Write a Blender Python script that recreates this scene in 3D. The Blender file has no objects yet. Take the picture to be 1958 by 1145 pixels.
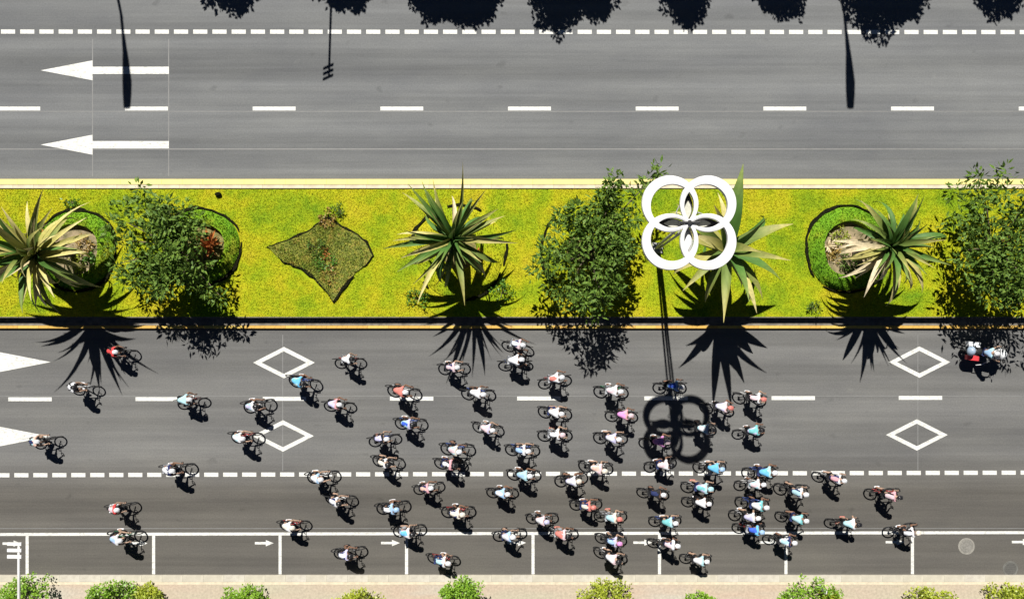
import bpy, bmesh, math, random
import numpy as np
from mathutils import Vector, Matrix, Euler
R = math.radians
random.seed(7); rng = np.random.default_rng(7)

# ------------------------------------------------------------------ camera, sky, sun, exposure
scene = bpy.context.scene
C = scene.collection
S = 0.0255                    # metres on the ground per photograph pixel
H = 38.0                      # height of the drone
cam_d = bpy.data.cameras.new('camera'); cam = bpy.data.objects.new('camera', cam_d); C.objects.link(cam)
cam.location = (0, 0, H); cam.rotation_euler = (0, 0, 0)
cam_d.sensor_width = 36; cam_d.lens = 36 * H / (1958 * S); cam_d.clip_end = 3000; cam_d.clip_start = 0.5
scene.camera = cam

SX, SY = 0.172, 0.82          # shadow of one metre of height falls this far right / down
sun_dir = Vector((SX, -SY, -1)).normalized()
elev = math.asin(-sun_dir.z)
world = bpy.data.worlds.new('World'); scene.world = world; world.use_nodes = True
wn = world.node_tree.nodes; wl = world.node_tree.links
sky = wn.new('ShaderNodeTexSky'); sky.sky_type = 'NISHITA'; sky.sun_disc = False
sky.sun_elevation = elev; sky.sun_rotation = math.atan2(-sun_dir.x, -sun_dir.y)
sky.altitude = 3000; sky.air_density = 0.25; sky.dust_density = 0.0; sky.ozone_density = 1.0
wl.new(sky.outputs[0], wn['Background'].inputs[0]); wn['Background'].inputs[1].default_value = 0.05
sl = bpy.data.lights.new('sun', 'SUN'); sl.energy = 5.0; sl.angle = R(0.5); sl.color = (1, 0.965, 0.9)
so = bpy.data.objects.new('sun', sl); C.objects.link(so); so.rotation_euler = sun_dir.to_track_quat('-Z', 'Y').to_euler()
so.location = (-10, 40, 60)
scene.view_settings.view_transform = 'Standard'; scene.view_settings.look = 'None'
scene.view_settings.exposure = 0.66; scene.view_settings.gamma = 1
scene.render.engine = 'CYCLES'; scene.cycles.max_bounces = 5; scene.cycles.diffuse_bounces = 2

# ------------------------------------------------------------------ helpers
def P(px, py, h=0.0):
    """ground point (or point at height h) that the photograph shows at pixel px, py"""
    k = S * (1 - h / H)
    return Vector(((px - 979) * k, (572.5 - py) * k, h))
def G(px, py, z=0.0):
    """spot on the plan at photograph pixel px, py; z is only its height"""
    return Vector(((px - 979) * S, (572.5 - py) * S, z))

class MB:
    def __init__(s): s.v = []; s.f = []; s.m = []
    def add(s, vs, fs, mat=0):
        b = len(s.v); s.v += [tuple(v) for v in vs]
        for f in fs: s.f.append(tuple(b + i for i in f)); s.m.append(mat)
    def box(s, c, size, mat=0, rz=0.0, M=None):
        x, y, z = (a / 2 for a in size); vs = [Vector((sx * x, sy * y, sz * z)) for sx in (-1, 1) for sy in (-1, 1) for sz in (-1, 1)]
        T = M if M else Matrix.Translation(c) @ Matrix.Rotation(rz, 4, 'Z')
        s.add([T @ v for v in vs], [(0, 1, 3, 2), (4, 6, 7, 5), (0, 4, 5, 1), (2, 3, 7, 6), (0, 2, 6, 4), (1, 5, 7, 3)], mat)
    def prism(s, outline, z0, z1, mat=0, hole=None):
        n = len(outline); vs = [(x, y, z0) for x, y in outline] + [(x, y, z1) for x, y in outline]
        if hole is None:
            s.add(vs, [tuple(range(n - 1, -1, -1)), tuple(range(n, 2 * n))] + [(i, (i + 1) % n, n + (i + 1) % n, n + i) for i in range(n)], mat)
        else:
            vs += [(x, y, z0) for x, y in hole] + [(x, y, z1) for x, y in hole]; fs = []
            for i in range(n):
                j = (i + 1) % n
                fs += [(i, j, n + j, n + i), (2 * n + j, 2 * n + i, 3 * n + i, 3 * n + j), (n + i, n + j, 3 * n + j, 3 * n + i), (j, i, 2 * n + i, 2 * n + j)]
            s.add(vs, fs, mat)
    def tube(s, pts, radii, n=8, mat=0, flat=1.0):
        pts = [Vector(p) for p in pts]
        if not hasattr(radii, '__len__'): radii = [radii] * len(pts)
        vs = []; prev = None
        for i, p in enumerate(pts):
            d = (pts[min(i + 1, len(pts) - 1)] - pts[max(i - 1, 0)]).normalized()
            if prev is None:
                up = Vector((0, 0, 1)) if abs(d.z) < 0.9 else Vector((1, 0, 0)); u = d.cross(up).normalized()
            else:
                u = (prev - d * prev.dot(d)).normalized()
            prev = u; w = d.cross(u)
            for k in range(n):
                a = 2 * math.pi * k / n; vs.append(p + (u * math.cos(a) + w * math.sin(a) * flat) * radii[i])
        m = len(pts); fs = [(i * n + k, i * n + (k + 1) % n, (i + 1) * n + (k + 1) % n, (i + 1) * n + k) for i in range(m - 1) for k in range(n)]
        fs += [tuple(range(n - 1, -1, -1)), tuple(range((m - 1) * n, m * n))]
        s.add(vs, fs, mat)
    def ring(s, c, r, t, axis='Y', n=28, k=8, mat=0, w=None):
        w = w or t; vs = []
        for i in range(n):
            a = 2 * math.pi * i / n
            for j in range(k):
                b = 2 * math.pi * j / k; rr = r + t * math.cos(b); q = w * math.sin(b)
                p = Vector((rr * math.cos(a), q, rr * math.sin(a))) if axis == 'Y' else Vector((rr * math.cos(a), rr * math.sin(a), q))
                vs.append(Vector(c) + p)
        s.add(vs, [(i * k + j, i * k + (j + 1) % k, ((i + 1) % n) * k + (j + 1) % k, ((i + 1) % n) * k + j) for i in range(n) for j in range(k)], mat)
    def ball(s, c, r, n=12, m=8, mat=0, M=None, zmin=-1.0):
        r = r if hasattr(r, '__len__') else (r, r, r); vs = []; c = Vector(c)
        th = [math.acos(max(zmin, -1)) * (1 - i / m) for i in range(m + 1)]
        for t in th:
            for k in range(n):
                a = 2 * math.pi * k / n; v = Vector((r[0] * math.sin(t) * math.cos(a), r[1] * math.sin(t) * math.sin(a), r[2] * math.cos(t)))
                vs.append(c + (M @ v if M else v))
        s.add(vs, [(i * n + k, i * n + (k + 1) % n, (i + 1) * n + (k + 1) % n, (i + 1) * n + k) for i in range(m) for k in range(n)] + [tuple(range(n - 1, -1, -1))], mat)
    def lathe(s, prof, n=40, mats=None, wob=None):
        vs = []
        for r, z in prof:
            for k in range(n):
                a = 2 * math.pi * k / n; q = 1 + (wob(a) if wob else 0); vs.append((r * q * math.cos(a), r * q * math.sin(a), z))
        for i in range(len(prof) - 1):
            b = len(s.v)
            s.add(vs[i * n:(i + 2) * n], [(k, (k + 1) % n, n + (k + 1) % n, n + k) for k in range(n)], mats[i] if mats else 0)
    def mesh(s, name, mats, smooth=False):
        me = bpy.data.meshes.new(name); me.from_pydata(s.v, [], s.f); 
        for m in (mats if isinstance(mats, (list, tuple)) else [mats]): me.materials.append(m)
        me.polygons.foreach_set('material_index', s.m)
        if smooth: me.polygons.foreach_set('use_smooth', [True] * len(me.polygons))
        me.update(); return me
    def build(s, name, mats, parent=None, loc=(0, 0, 0), smooth=False):
        return obj(name, s.mesh(name, mats, smooth), parent, loc)

def obj(name, me, parent=None, loc=(0, 0, 0), rot=(0, 0, 0)):
    o = bpy.data.objects.new(name, me); C.objects.link(o); o.location = loc; o.rotation_euler = rot
    if parent: o.parent = parent
    return o
def tag(o, label=None, cat=None, group=None, kind=None):
    if label: o['label'] = label
    if cat: o['category'] = cat
    if group: o['group'] = group
    if kind: o['kind'] = kind
    return o
def empty(name, loc=(0, 0, 0), rz=0.0):
    o = bpy.data.objects.new(name, None); C.objects.link(o); o.location = loc; o.rotation_euler = (0, 0, rz); o.empty_display_size = 0.2
    return o
def kids(o): return [c for c in bpy.data.objects if c.parent == o]
def arr_mesh(name, v, f, mat, smooth=False):
    """v (n,3), f (m,k) numpy"""
    me = bpy.data.meshes.new(name); n, k = f.shape
    me.vertices.add(len(v)); me.vertices.foreach_set('co', v.astype(np.float32).ravel())
    me.loops.add(n * k); me.loops.foreach_set('vertex_index', f.astype(np.int32).ravel())
    me.polygons.add(n); me.polygons.foreach_set('loop_start', np.arange(0, n * k, k, dtype=np.int32))
    for m in (mat if isinstance(mat, (list, tuple)) else [mat]): me.materials.append(m)
    me.update(calc_edges=True); me.validate(); return me

# ------------------------------------------------------------------ materials
def newmat(name):
    m = bpy.data.materials.new(name); m.use_nodes = True; nt = m.node_tree
    return m, nt, nt.nodes['Principled BSDF']
def node(nt, t, **kw):
    n = nt.nodes.new(t)
    for k, v in kw.items(): setattr(n, k, v)
    return n
def noise(nt, vec, scale, detail=3, rough=0.55):
    n = node(nt, 'ShaderNodeTexNoise'); n.inputs['Scale'].default_value = scale; n.inputs['Detail'].default_value = detail; n.inputs['Roughness'].default_value = rough
    if vec: nt.links.new(vec, n.inputs['Vector'])
    return n.outputs['Fac']
def ramp(nt, fac, stops):
    r = node(nt, 'ShaderNodeValToRGB'); e = r.color_ramp.elements
    while len(e) < len(stops): e.new(0.5)
    for q, (p, c) in zip(e, stops): q.position = p; q.color = (*c, 1) if len(c) == 3 else c
    nt.links.new(fac, r.inputs[0]); return r.outputs[0]
def mix(nt, fac, a, b, mode='MIX'):
    m = node(nt, 'ShaderNodeMix', data_type='RGBA', blend_type=mode)
    for s, v in ((0, fac), (6, a), (7, b)):
        if isinstance(v, (int, float)): m.inputs[s].default_value = v
        elif isinstance(v, tuple): m.inputs[s].default_value = (*v, 1)
        else: nt.links.new(v, m.inputs[s])
    return m.outputs[2]
def bump(nt, b, h, strength=0.3, dist=0.02):
    n = node(nt, 'ShaderNodeBump'); n.inputs['Strength'].default_value = strength; n.inputs['Distance'].default_value = dist
    nt.links.new(h, n.inputs['Height']); nt.links.new(n.outputs[0], b.inputs['Normal'])
def coords(nt, scale=None, kind='Object'):
    t = node(nt, 'ShaderNodeTexCoord')
    if scale is None: return t.outputs[kind]
    m = node(nt, 'ShaderNodeMapping'); m.inputs['Scale'].default_value = scale; nt.links.new(t.outputs[kind], m.inputs[0]); return m.outputs[0]
def plain(name, c1, c2=None, scale=6.0, rough=0.6, metal=0.0, bmp=0.0, kind='Object', detail=3, spec=0.5):
    m, nt, b = newmat(name); b.inputs['Roughness'].default_value = rough; b.inputs['Metallic'].default_value = metal
    b.inputs['Specular IOR Level'].default_value = spec
    c2 = c2 or tuple(x * 0.8 for x in c1)
    f = noise(nt, coords(nt, kind=kind), scale, detail)
    nt.links.new(ramp(nt, f, [(0.35, c2), (0.65, c1)]), b.inputs['Base Color'])
    if bmp: bump(nt, b, f, bmp)
    return m

def asphalt(name, base, south=False):
    m, nt, b = newmat(name); b.inputs['Roughness'].default_value = 0.85; b.inputs['Specular IOR Level'].default_value = 0.25
    streak = noise(nt, coords(nt, (0.016, 0.75, 1)), 1.0, 6, 0.62)
    fine = noise(nt, coords(nt, (0.10, 5.0, 1)), 1.0, 3)
    blot = noise(nt, coords(nt, (0.35, 1.0, 1)), 0.42, 6, 0.65)
    grit = noise(nt, coords(nt), 14.0, 6, 0.7)
    c = ramp(nt, streak, [(0.33, tuple(x * 0.76 for x in base)), (0.66, tuple(x * 1.17 for x in base))])
    c = mix(nt, 1.0, c, ramp(nt, fine, [(0.3, (0.93, 0.93, 0.93)), (0.7, (1.06, 1.06, 1.06))]), 'MULTIPLY')
    c = mix(nt, 1.0, c, ramp(nt, blot, [(0.3, (0.84, 0.84, 0.86)), (0.7, (1.12, 1.11, 1.08))]), 'MULTIPLY')
    c = mix(nt, 1.0, c, ramp(nt, grit, [(0.25, (0.80, 0.80, 0.80)), (0.75, (1.18, 1.18, 1.18))]), 'MULTIPLY')
    st = noise(nt, coords(nt, (0.7, 1.0, 1)), 1.7, 2, 0.4)     # oil drips and small stains
    c = mix(nt, 1.0, c, ramp(nt, st, [(0.22, (0.82, 0.82, 0.82)), (0.31, (1, 1, 1)), (0.74, (1, 1, 1)), (0.80, (1.10, 1.10, 1.08))]), 'MULTIPLY')
    if south:   # the outer lane and the parking bays were laid in a darker, browner mix
        sp = node(nt, 'ShaderNodeSeparateXYZ'); nt.links.new(coords(nt), sp.inputs[0])
        mr = node(nt, 'ShaderNodeMapRange'); mr.inputs[1].default_value = -7.4; mr.inputs[2].default_value = -9.4
        nt.links.new(sp.outputs[1], mr.inputs[0])
        c = mix(nt, mr.outputs[0], c, mix(nt, 1.0, c, (0.74, 0.70, 0.64), 'MULTIPLY'))
    nt.links.new(c, b.inputs['Base Color']); bump(nt, b, grit, 0.25, 0.01)
    return m
M = {}
M['asphalt_n'] = asphalt('asphalt_north', (0.137, 0.142, 0.146))
M['asphalt_s'] = asphalt('asphalt_south', (0.132, 0.132, 0.130), True)
def paint_mat(name, c, wear=0.35):
    m, nt, b = newmat(name); b.inputs['Roughness'].default_value = 0.7
    f = noise(nt, coords(nt, (0.6, 1.4, 1), 'Generated' if False else 'Object'), 9.0, 6, 0.7)
    g = noise(nt, coords(nt), 1.1, 2)
    cc = ramp(nt, f, [(wear - 0.06, tuple(x * 0.55 for x in c)), (wear + 0.1, c)])
    cc = mix(nt, 1.0, cc, ramp(nt, g, [(0.3, (0.86, 0.86, 0.85)), (0.7, (1, 1, 1))]), 'MULTIPLY')
    nt.links.new(cc, b.inputs['Base Color']); return m
M['white_paint'] = paint_mat('white_road_paint', (0.66, 0.66, 0.63), 0.40)
M['seam'] = plain('bitumen_seam', (0.178, 0.178, 0.175), (0.150, 0.150, 0.148), 3)
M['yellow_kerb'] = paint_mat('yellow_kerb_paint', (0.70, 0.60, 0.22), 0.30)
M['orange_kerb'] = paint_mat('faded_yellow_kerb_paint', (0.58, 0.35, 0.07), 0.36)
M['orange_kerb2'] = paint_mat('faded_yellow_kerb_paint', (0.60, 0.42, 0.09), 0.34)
M['concrete'] = plain('concrete', (0.60, 0.52, 0.38), (0.48, 0.42, 0.31), 5, 0.85, bmp=0.2)
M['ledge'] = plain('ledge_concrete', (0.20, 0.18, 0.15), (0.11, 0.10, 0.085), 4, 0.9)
M['kerb_pale'] = plain('pale_kerb_concrete', (0.52, 0.49, 0.42), (0.40, 0.37, 0.31), 3, 0.85)
M['kerb_pale2'] = plain('weathered_kerb_concrete', (0.50, 0.465, 0.38), (0.40, 0.37, 0.30), 2, 0.85)
M['soil'] = plain('soil', (0.24, 0.20, 0.07), (0.11, 0.10, 0.03), 7, 0.95, bmp=0.6, detail=6)
M['soil_pale'] = plain('pale_soil', (0.36, 0.27, 0.17), (0.11, 0.10, 0.045), 2.2, 0.95, bmp=0.6, detail=6)
M['edging'] = plain('dark_edging', (0.016, 0.016, 0.008), (0.006, 0.007, 0.004), 12, 1.0, spec=0.0)
def paving():
    m, nt, b = newmat('pavement'); b.inputs['Roughness'].default_value = 0.9
    a = noise(nt, coords(nt, (0.12, 0.5, 1)), 1.0, 3); f = noise(nt, coords(nt), 9, 5)
    c = ramp(nt, a, [(0.35, (0.40, 0.36, 0.27)), (0.55, (0.43, 0.34, 0.26)), (0.7, (0.42, 0.40, 0.34))])
    nt.links.new(mix(nt, 1.0, c, ramp(nt, f, [(0.3, (0.82, 0.82, 0.82)), (0.7, (1.1, 1.1, 1.1))]), 'MULTIPLY'), b.inputs['Base Color']); return m
M['paving'] = paving()
def grass_mat(name, cols, sc=0.55, rough=0.9, sub=False):
    m, nt, b = newmat(name); b.inputs['Roughness'].default_value = rough; b.inputs['Specular IOR Level'].default_value = 0.15
    a = noise(nt, coords(nt), sc, 6, 0.58); f = noise(nt, coords(nt), 5.0, 4, 0.6)
    c = ramp(nt, a, [(0.30, cols[0]), (0.45, cols[1]), (0.57, cols[2]), (0.70, cols[3])])
    c = mix(nt, 1.0, c, ramp(nt, f, [(0.25, (0.55, 0.62, 0.5)), (0.36, (0.92, 0.94, 0.9)), (0.55, (1, 1, 1)), (0.75, (1.08, 1.04, 1.0))]), 'MULTIPLY')
    nt.links.new(c, b.inputs['Base Color']); return m
M['grass'] = grass_mat('yellow_green_grass', [(0.13, 0.235, 0.008), (0.26, 0.325, 0.008), (0.36, 0.355, 0.010), (0.40, 0.34, 0.016)])
M['turf'] = grass_mat('green_turf', [(0.08, 0.20, 0.01), (0.12, 0.26, 0.012), (0.16, 0.28, 0.012), (0.24, 0.28, 0.02)], 1.0)
M['weedy_soil'] = grass_mat('weedy_soil', [(0.08, 0.11, 0.02), (0.17, 0.18, 0.04), (0.24, 0.23, 0.04), (0.31, 0.19, 0.07)], 4.0)
M['weeds'] = grass_mat('weeds', [(0.08, 0.15, 0.02), (0.19, 0.25, 0.03), (0.29, 0.31, 0.045), (0.42, 0.26, 0.07)], 3.2)
def leaf_mat(name, c1, c2, c3, spec=0.5, rough=0.45, trans=0.25):
    m, nt, b = newmat(name); b.inputs['Roughness'].default_value = rough; b.inputs['Specular IOR Level'].default_value = spec
    f = noise(nt, coords(nt), 2.1, 2); g = noise(nt, coords(nt), 23.0, 1)
    c = ramp(nt, g, [(0.32, c1), (0.5, c2), (0.68, c3)])
    c = mix(nt, 1.0, c, ramp(nt, f, [(0.3, (0.75, 0.8, 0.75)), (0.7, (1.15, 1.1, 1.0))]), 'MULTIPLY')
    nt.links.new(c, b.inputs['Base Color'])
    t = node(nt, 'ShaderNodeBsdfTranslucent'); nt.links.new(c, t.inputs[0])
    ms = node(nt, 'ShaderNodeMixShader'); ms.inputs[0].default_value = trans
    nt.links.new(b.outputs[0], ms.inputs[1]); nt.links.new(t.outputs[0], ms.inputs[2])
    nt.links.new(ms.outputs[0], nt.nodes['Material Output'].inputs[0]); return m
M['tree_leaf'] = leaf_mat('dark_tree_leaf', (0.045, 0.095, 0.018), (0.085, 0.165, 0.026), (0.22, 0.30, 0.045), spec=0.2, rough=0.6, trans=0.15)
M['north_leaf'] = leaf_mat('roadside_tree_leaf', (0.03, 0.06, 0.016), (0.055, 0.10, 0.022), (0.10, 0.15, 0.03), trans=0.1)
M['shrub_leaf'] = leaf_mat('bright_shrub_leaf', (0.12, 0.25, 0.02), (0.21, 0.40, 0.03), (0.34, 0.50, 0.06))
M['shrub_leaf_y'] = leaf_mat('yellow_green_shrub_leaf', (0.22, 0.28, 0.02), (0.36, 0.44, 0.04), (0.50, 0.52, 0.08))
M['orange_leaf'] = leaf_mat('orange_bromeliad_leaf', (0.50, 0.10, 0.03), (0.62, 0.20, 0.06), (0.55, 0.33, 0.10))
M['dry_tuft'] = leaf_mat('dry_tuft_leaf', (0.34, 0.17, 0.05), (0.42, 0.28, 0.08), (0.36, 0.32, 0.07))
M['green_leaf'] = leaf_mat('green_tuft_leaf', (0.05, 0.16, 0.02), (0.10, 0.26, 0.03), (0.18, 0.32, 0.04))
def blade_mat(name, base, mid, tip, t0=0.55, t1=0.95):
    m, nt, b = newmat(name); b.inputs['Roughness'].default_value = 0.6; b.inputs['Specular IOR Level'].default_value = 0.3
    sp = node(nt, 'ShaderNodeSeparateXYZ'); nt.links.new(coords(nt), sp.inputs[0])
    n = noise(nt, coords(nt, (2, 30, 30)), 1.0, 2)
    c = ramp(nt, sp.outputs[0], [(0.0, base), (t0, mid), (t1, tip)])
    c = mix(nt, 1.0, c, ramp(nt, n, [(0.3, (0.75, 0.78, 0.7)), (0.7, (1.2, 1.18, 1.1))]), 'MULTIPLY')
    nt.links.new(c, b.inputs['Base Color'])
    t = node(nt, 'ShaderNodeBsdfTranslucent'); nt.links.new(c, t.inputs[0])
    ms = node(nt, 'ShaderNodeMixShader'); ms.inputs[0].default_value = 0.12
    nt.links.new(b.outputs[0], ms.inputs[1]); nt.links.new(t.outputs[0], ms.inputs[2])
    nt.links.new(ms.outputs[0], nt.nodes['Material Output'].inputs[0]); return m
M['blade_green'] = blade_mat('green_palm_blade', (0.04, 0.10, 0.022), (0.075, 0.165, 0.032), (0.20, 0.24, 0.06))
M['blade_olive'] = blade_mat('olive_palm_blade', (0.07, 0.13, 0.03), (0.15, 0.20, 0.045), (0.42, 0.36, 0.13), 0.5)
M['blade_yellow'] = blade_mat('yellowing_palm_blade', (0.20, 0.22, 0.05), (0.42, 0.38, 0.12), (0.60, 0.52, 0.26), 0.4)
M['blade_dry'] = blade_mat('dry_palm_blade', (0.34, 0.28, 0.13), (0.58, 0.48, 0.32), (0.70, 0.60, 0.46), 0.35)
M['bark'] = plain('bark', (0.16, 0.12, 0.08), (0.07, 0.055, 0.04), 9, 0.9, bmp=0.6)
M['white_metal'] = plain('white_painted_metal', (0.70, 0.70, 0.705), (0.58, 0.58, 0.57), 2.2, 0.5)
M['grey_metal'] = plain('grey_metal', (0.42, 0.42, 0.41), (0.33, 0.33, 0.33), 8, 0.4, 0.2)
M['dark_metal'] = plain('dark_metal', (0.03, 0.03, 0.032), (0.02, 0.02, 0.02), 8, 0.45, 0.3)
M['pale_glass'] = plain('pale_lamp_glass', (0.55, 0.54, 0.46), (0.42, 0.42, 0.36), 10, 0.25)
M['rubber'] = plain('rubber', (0.014, 0.014, 0.015), (0.010, 0.010, 0.010), 20, 0.7)
M['carbon'] = plain('carbon_rim', (0.022, 0.022, 0.024), (0.014, 0.014, 0.015), 20, 0.4)
M['alloy'] = plain('alloy', (0.35, 0.35, 0.36), (0.25, 0.25, 0.26), 20, 0.35, 0.8)
M['saddle'] = plain('saddle_vinyl', (0.02, 0.02, 0.02), (0.012, 0.012, 0.012), 20, 0.5)
M['skin'] = plain('skin', (0.36, 0.24, 0.17), (0.30, 0.19, 0.135), 6, 0.55)
M['skin_dark'] = plain('brown_skin', (0.20, 0.11, 0.07), (0.16, 0.085, 0.055), 6, 0.55)
_cm = {}
def cloth(c):
    k = tuple(round(x, 3) for x in c)
    if k not in _cm: _cm[k] = plain('jersey_cloth', c, tuple(x * 0.86 for x in c), 9, 0.75, bmp=0.25, spec=0.25)
    return _cm[k]
_pm = {}
def gloss(c):
    k = tuple(round(x, 3) for x in c)
    if k not in _pm: _pm[k] = plain('bicycle_paint', c, tuple(x * 0.9 for x in c), 9, 0.3)
    return _pm[k]

# ------------------------------------------------------------------ ground, roads, pavement
def sheet(name, x0, x1, y0, y1, z, mat, kind='structure', parent=None):
    me = bpy.data.meshes.new(name); me.from_pydata([(x0, y0, z), (x1, y0, z), (x1, y1, z), (x0, y1, z)], [], [(0, 1, 2, 3)]); me.materials.append(mat)
    o = obj(name, me, parent)
    if kind: o['kind'] = kind
    return o
M['ground'] = grass_mat('dry_ground', [(0.12, 0.14, 0.03), (0.16, 0.16, 0.05), (0.22, 0.18, 0.09), (0.26, 0.21, 0.12)], 0.1)
sheet('ground', -900, 900, -900, 900, -0.02, M['ground'])
XL, XR = -75.0, 75.0
yN0, yN1 = (572.5 - 338) * S, (572.5 + 130) * S
road_n = tag(sheet('north_road', XL, XR, yN0 - 0.6, yN1, 0.0, M['asphalt_n']), 'grey asphalt carriageway above the planted median with arrows pointing left')
yS0, yS1 = (572.5 - 1098) * S, (572.5 - 628) * S
road_s = tag(sheet('south_road', XL, XR, yS0, yS1 + 0.6, 0.0, M['asphalt_s']), 'grey asphalt carriageway below the median filled with cyclists')
ZP = 0.005
def strip(name, parent, outline, mat=None, z=ZP, hole=None):
    mb = MB()
    if hole is None: mb.add([(x, y, z) for x, y in outline], [tuple(range(len(outline)))])
    else:
        n = len(outline); mb.add([(x, y, z) for x, y in outline] + [(x, y, z) for x, y in hole], [(i, (i + 1) % n, n + (i + 1) % n, n + i) for i in range(n)])
    return mb.build(name, mat or M['white_paint'], parent)
def prect(name, parent, x0, x1, y0, y1, mat=None, z=ZP):
    a = G(x0, y1); b = G(x1, y0)
    return strip(name, parent, [(a.x, a.y), (b.x, a.y), (b.x, b.y), (a.x, b.y)], mat, z)
def dash_line(name, parent, xs, ln, yf, th):
    me = None; slope = None
    for x in xs:
        p = G(x + ln / 2, yf(x + ln / 2))
        if me is None:
            mb = MB(); a, b = ln * S / 2, th * S / 2; mb.add([(-a, -b, 0), (a, -b, 0), (a, b, 0), (-a, b, 0)], [(0, 1, 2, 3)]); me = mb.mesh(name, M['white_paint'])
        obj(name, me, parent, (p.x, p.y, ZP))
yb = lambda y0, y1: (lambda x: y0 + (y1 - y0) * x / 1958.0)
dash_line('dotted_line_dash', road_n, [2 + 36.75 * k for k in range(-30, 84)], 27, yb(61, 62), 8)
dash_line('dotted_line_dash', road_s, [27.5 + 36.3 * k for k in range(-30, 84)], 27, yb(908, 903), 8)
dash_line('lane_dash', road_n, [-5 + 244.1 * k for k in range(-4, 13)], 82, yb(208, 208), 7.5)
dash_line('lane_dash', road_s, [16 + 243.2 * k for k in range(-4, 13)], 83, yb(763, 760), 7.5)
def arrow(parent, tip, y, d, hl, hh, sl_, sh, name='lane_arrow'):
    pts = [(tip, 0), (tip - d * hl, hh), (tip - d * hl, sh), (tip - d * (hl + sl_), sh), (tip - d * (hl + sl_), -sh), (tip - d * hl, -sh), (tip - d * hl, -hh)]
    strip(name, parent, [tuple(G(x, y + dy)[:2]) for x, dy in pts])
for y in (135, 277): arrow(road_n, 78, y, -1, 99, 19, 146, 7)
for y, t in ((692, 97), (834, 96)): arrow(road_s, t, y, 1, 98, 19, 146, 7)
for k in range(-4, 14):
    tip = 41 + 241.2 * k
    arrow(road_s, tip, 1038.5 - 3.0 * tip / 1958, 1, 15, 6, 21, 2.3, 'bay_arrow')
for cx, cy in ((543, 693), (541, 833), (1758, 692), (1753, 831)):
    o_ = [(-59, 0), (0, 30), (59, 0), (0, -30)]; i_ = [(-43, 0), (0, 21.5), (43, 0), (0, -21.5)]
    strip('diamond_marking', road_s, [tuple(G(cx + x, cy + y)[:2]) for x, y in o_], hole=[tuple(G(cx + x, cy + y)[:2]) for x, y in i_])
bl = yb(1021, 1017.5)
strip('bay_line', road_s, [tuple(G(x, bl(x) + s)[:2]) for x, s in ((-2000, 2.8), (3900, 2.8), (3900, -2.8), (-2000, -2.8))])
for k in range(-5, 14):
    x = 52 + 241.8 * k; prect('bay_divider', road_s, x - 2.9, x + 2.9, bl(x) + 2.9, 1097)
for x in (177, 322.5): prect('asphalt_seam', road_n, x - 0.9, x + 0.9, 75, 337, M['seam'], 0.002)
prect('asphalt_seam', road_n, -1500, 3500, 212.6, 214.2, M['seam'], 0.0022)
prect('asphalt_seam', road_n, -1500, 3500, 284, 286.5, M['seam'], 0.0022)
for x in (540.5, 1755): prect('asphalt_seam', road_s, x - 0.9, x + 0.9, 640, 900, M['seam'], 0.002)
prect('asphalt_seam', road_s, -1500, 3500, 756, 757.6, M['seam'], 0.0022)
prect('asphalt_seam', road_s, -1500, 3500, 1009, 1010.5, M['seam'], 0.0022)

# pavement along the south kerb, and the one beyond the north road
pav = empty('south_pavement'); tag(pav, kind='structure')
yk0, yk1 = (572.5 - 1110) * S, yS0
sheet('paving', XL, XR, -40, (572.5 - 1115.5) * S, 0.13, M['paving'], None, pav)
sheet('paving_edge_strip', XL, XR, (572.5 - 1115.3) * S, yk0, 0.134, M['concrete'], None, pav)
def kerb_run(parent, name, y0, y1, z, mats, n0=-60, n1=60, ln=1.0, z0=-0.02):
    ms = []
    for mt in mats:
        mb = MB(); w = abs(y1 - y0); h = z - z0; e = 0.006; l = ln / 2 - 0.0015
        vs = [(-l, -w / 2, 0), (l, -w / 2, 0), (l, w / 2, 0), (-l, w / 2, 0), (-l, -w / 2, h - e), (l, -w / 2, h - e), (l, w / 2, h - e), (-l, w / 2, h - e),
              (-l + e, -w / 2 + e, h), (l - e, -w / 2 + e, h), (l - e, w / 2 - e, h), (-l + e, w / 2 - e, h)]
        mb.add(vs, [(0, 1, 5, 4), (1, 2, 6, 5), (2, 3, 7, 6), (3, 0, 4, 7), (4, 5, 9, 8), (5, 6, 10, 9), (6, 7, 11, 10), (7, 4, 8, 11), (8, 9, 10, 11)]); ms.append(mb.mesh(name, mt))
    r = random.Random(hash((round(y0, 2), ln)) & 255)
    for k in range(n0, n1): obj(name, ms[r.choice(range(len(ms)))], parent, ((k + 0.5) * ln, (y0 + y1) / 2, z0))
kerb_run(pav, 'kerb_stone', yk0 + 0.003, yk1, 0.14, [M['kerb_pale'], M['kerb_pale2']], -35, 35, 1.0)
pn = empty('north_pavement'); tag(pn, kind='structure')
sheet('paving', XL, XR, yN1 + 0.28, yN1 + 9, 0.13, M['paving'], None, pn)
kerb_run(pn, 'kerb_stone', yN1, yN1 + 0.27, 0.14, [M['kerb_pale']], -35, 35, 1.0)

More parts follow.
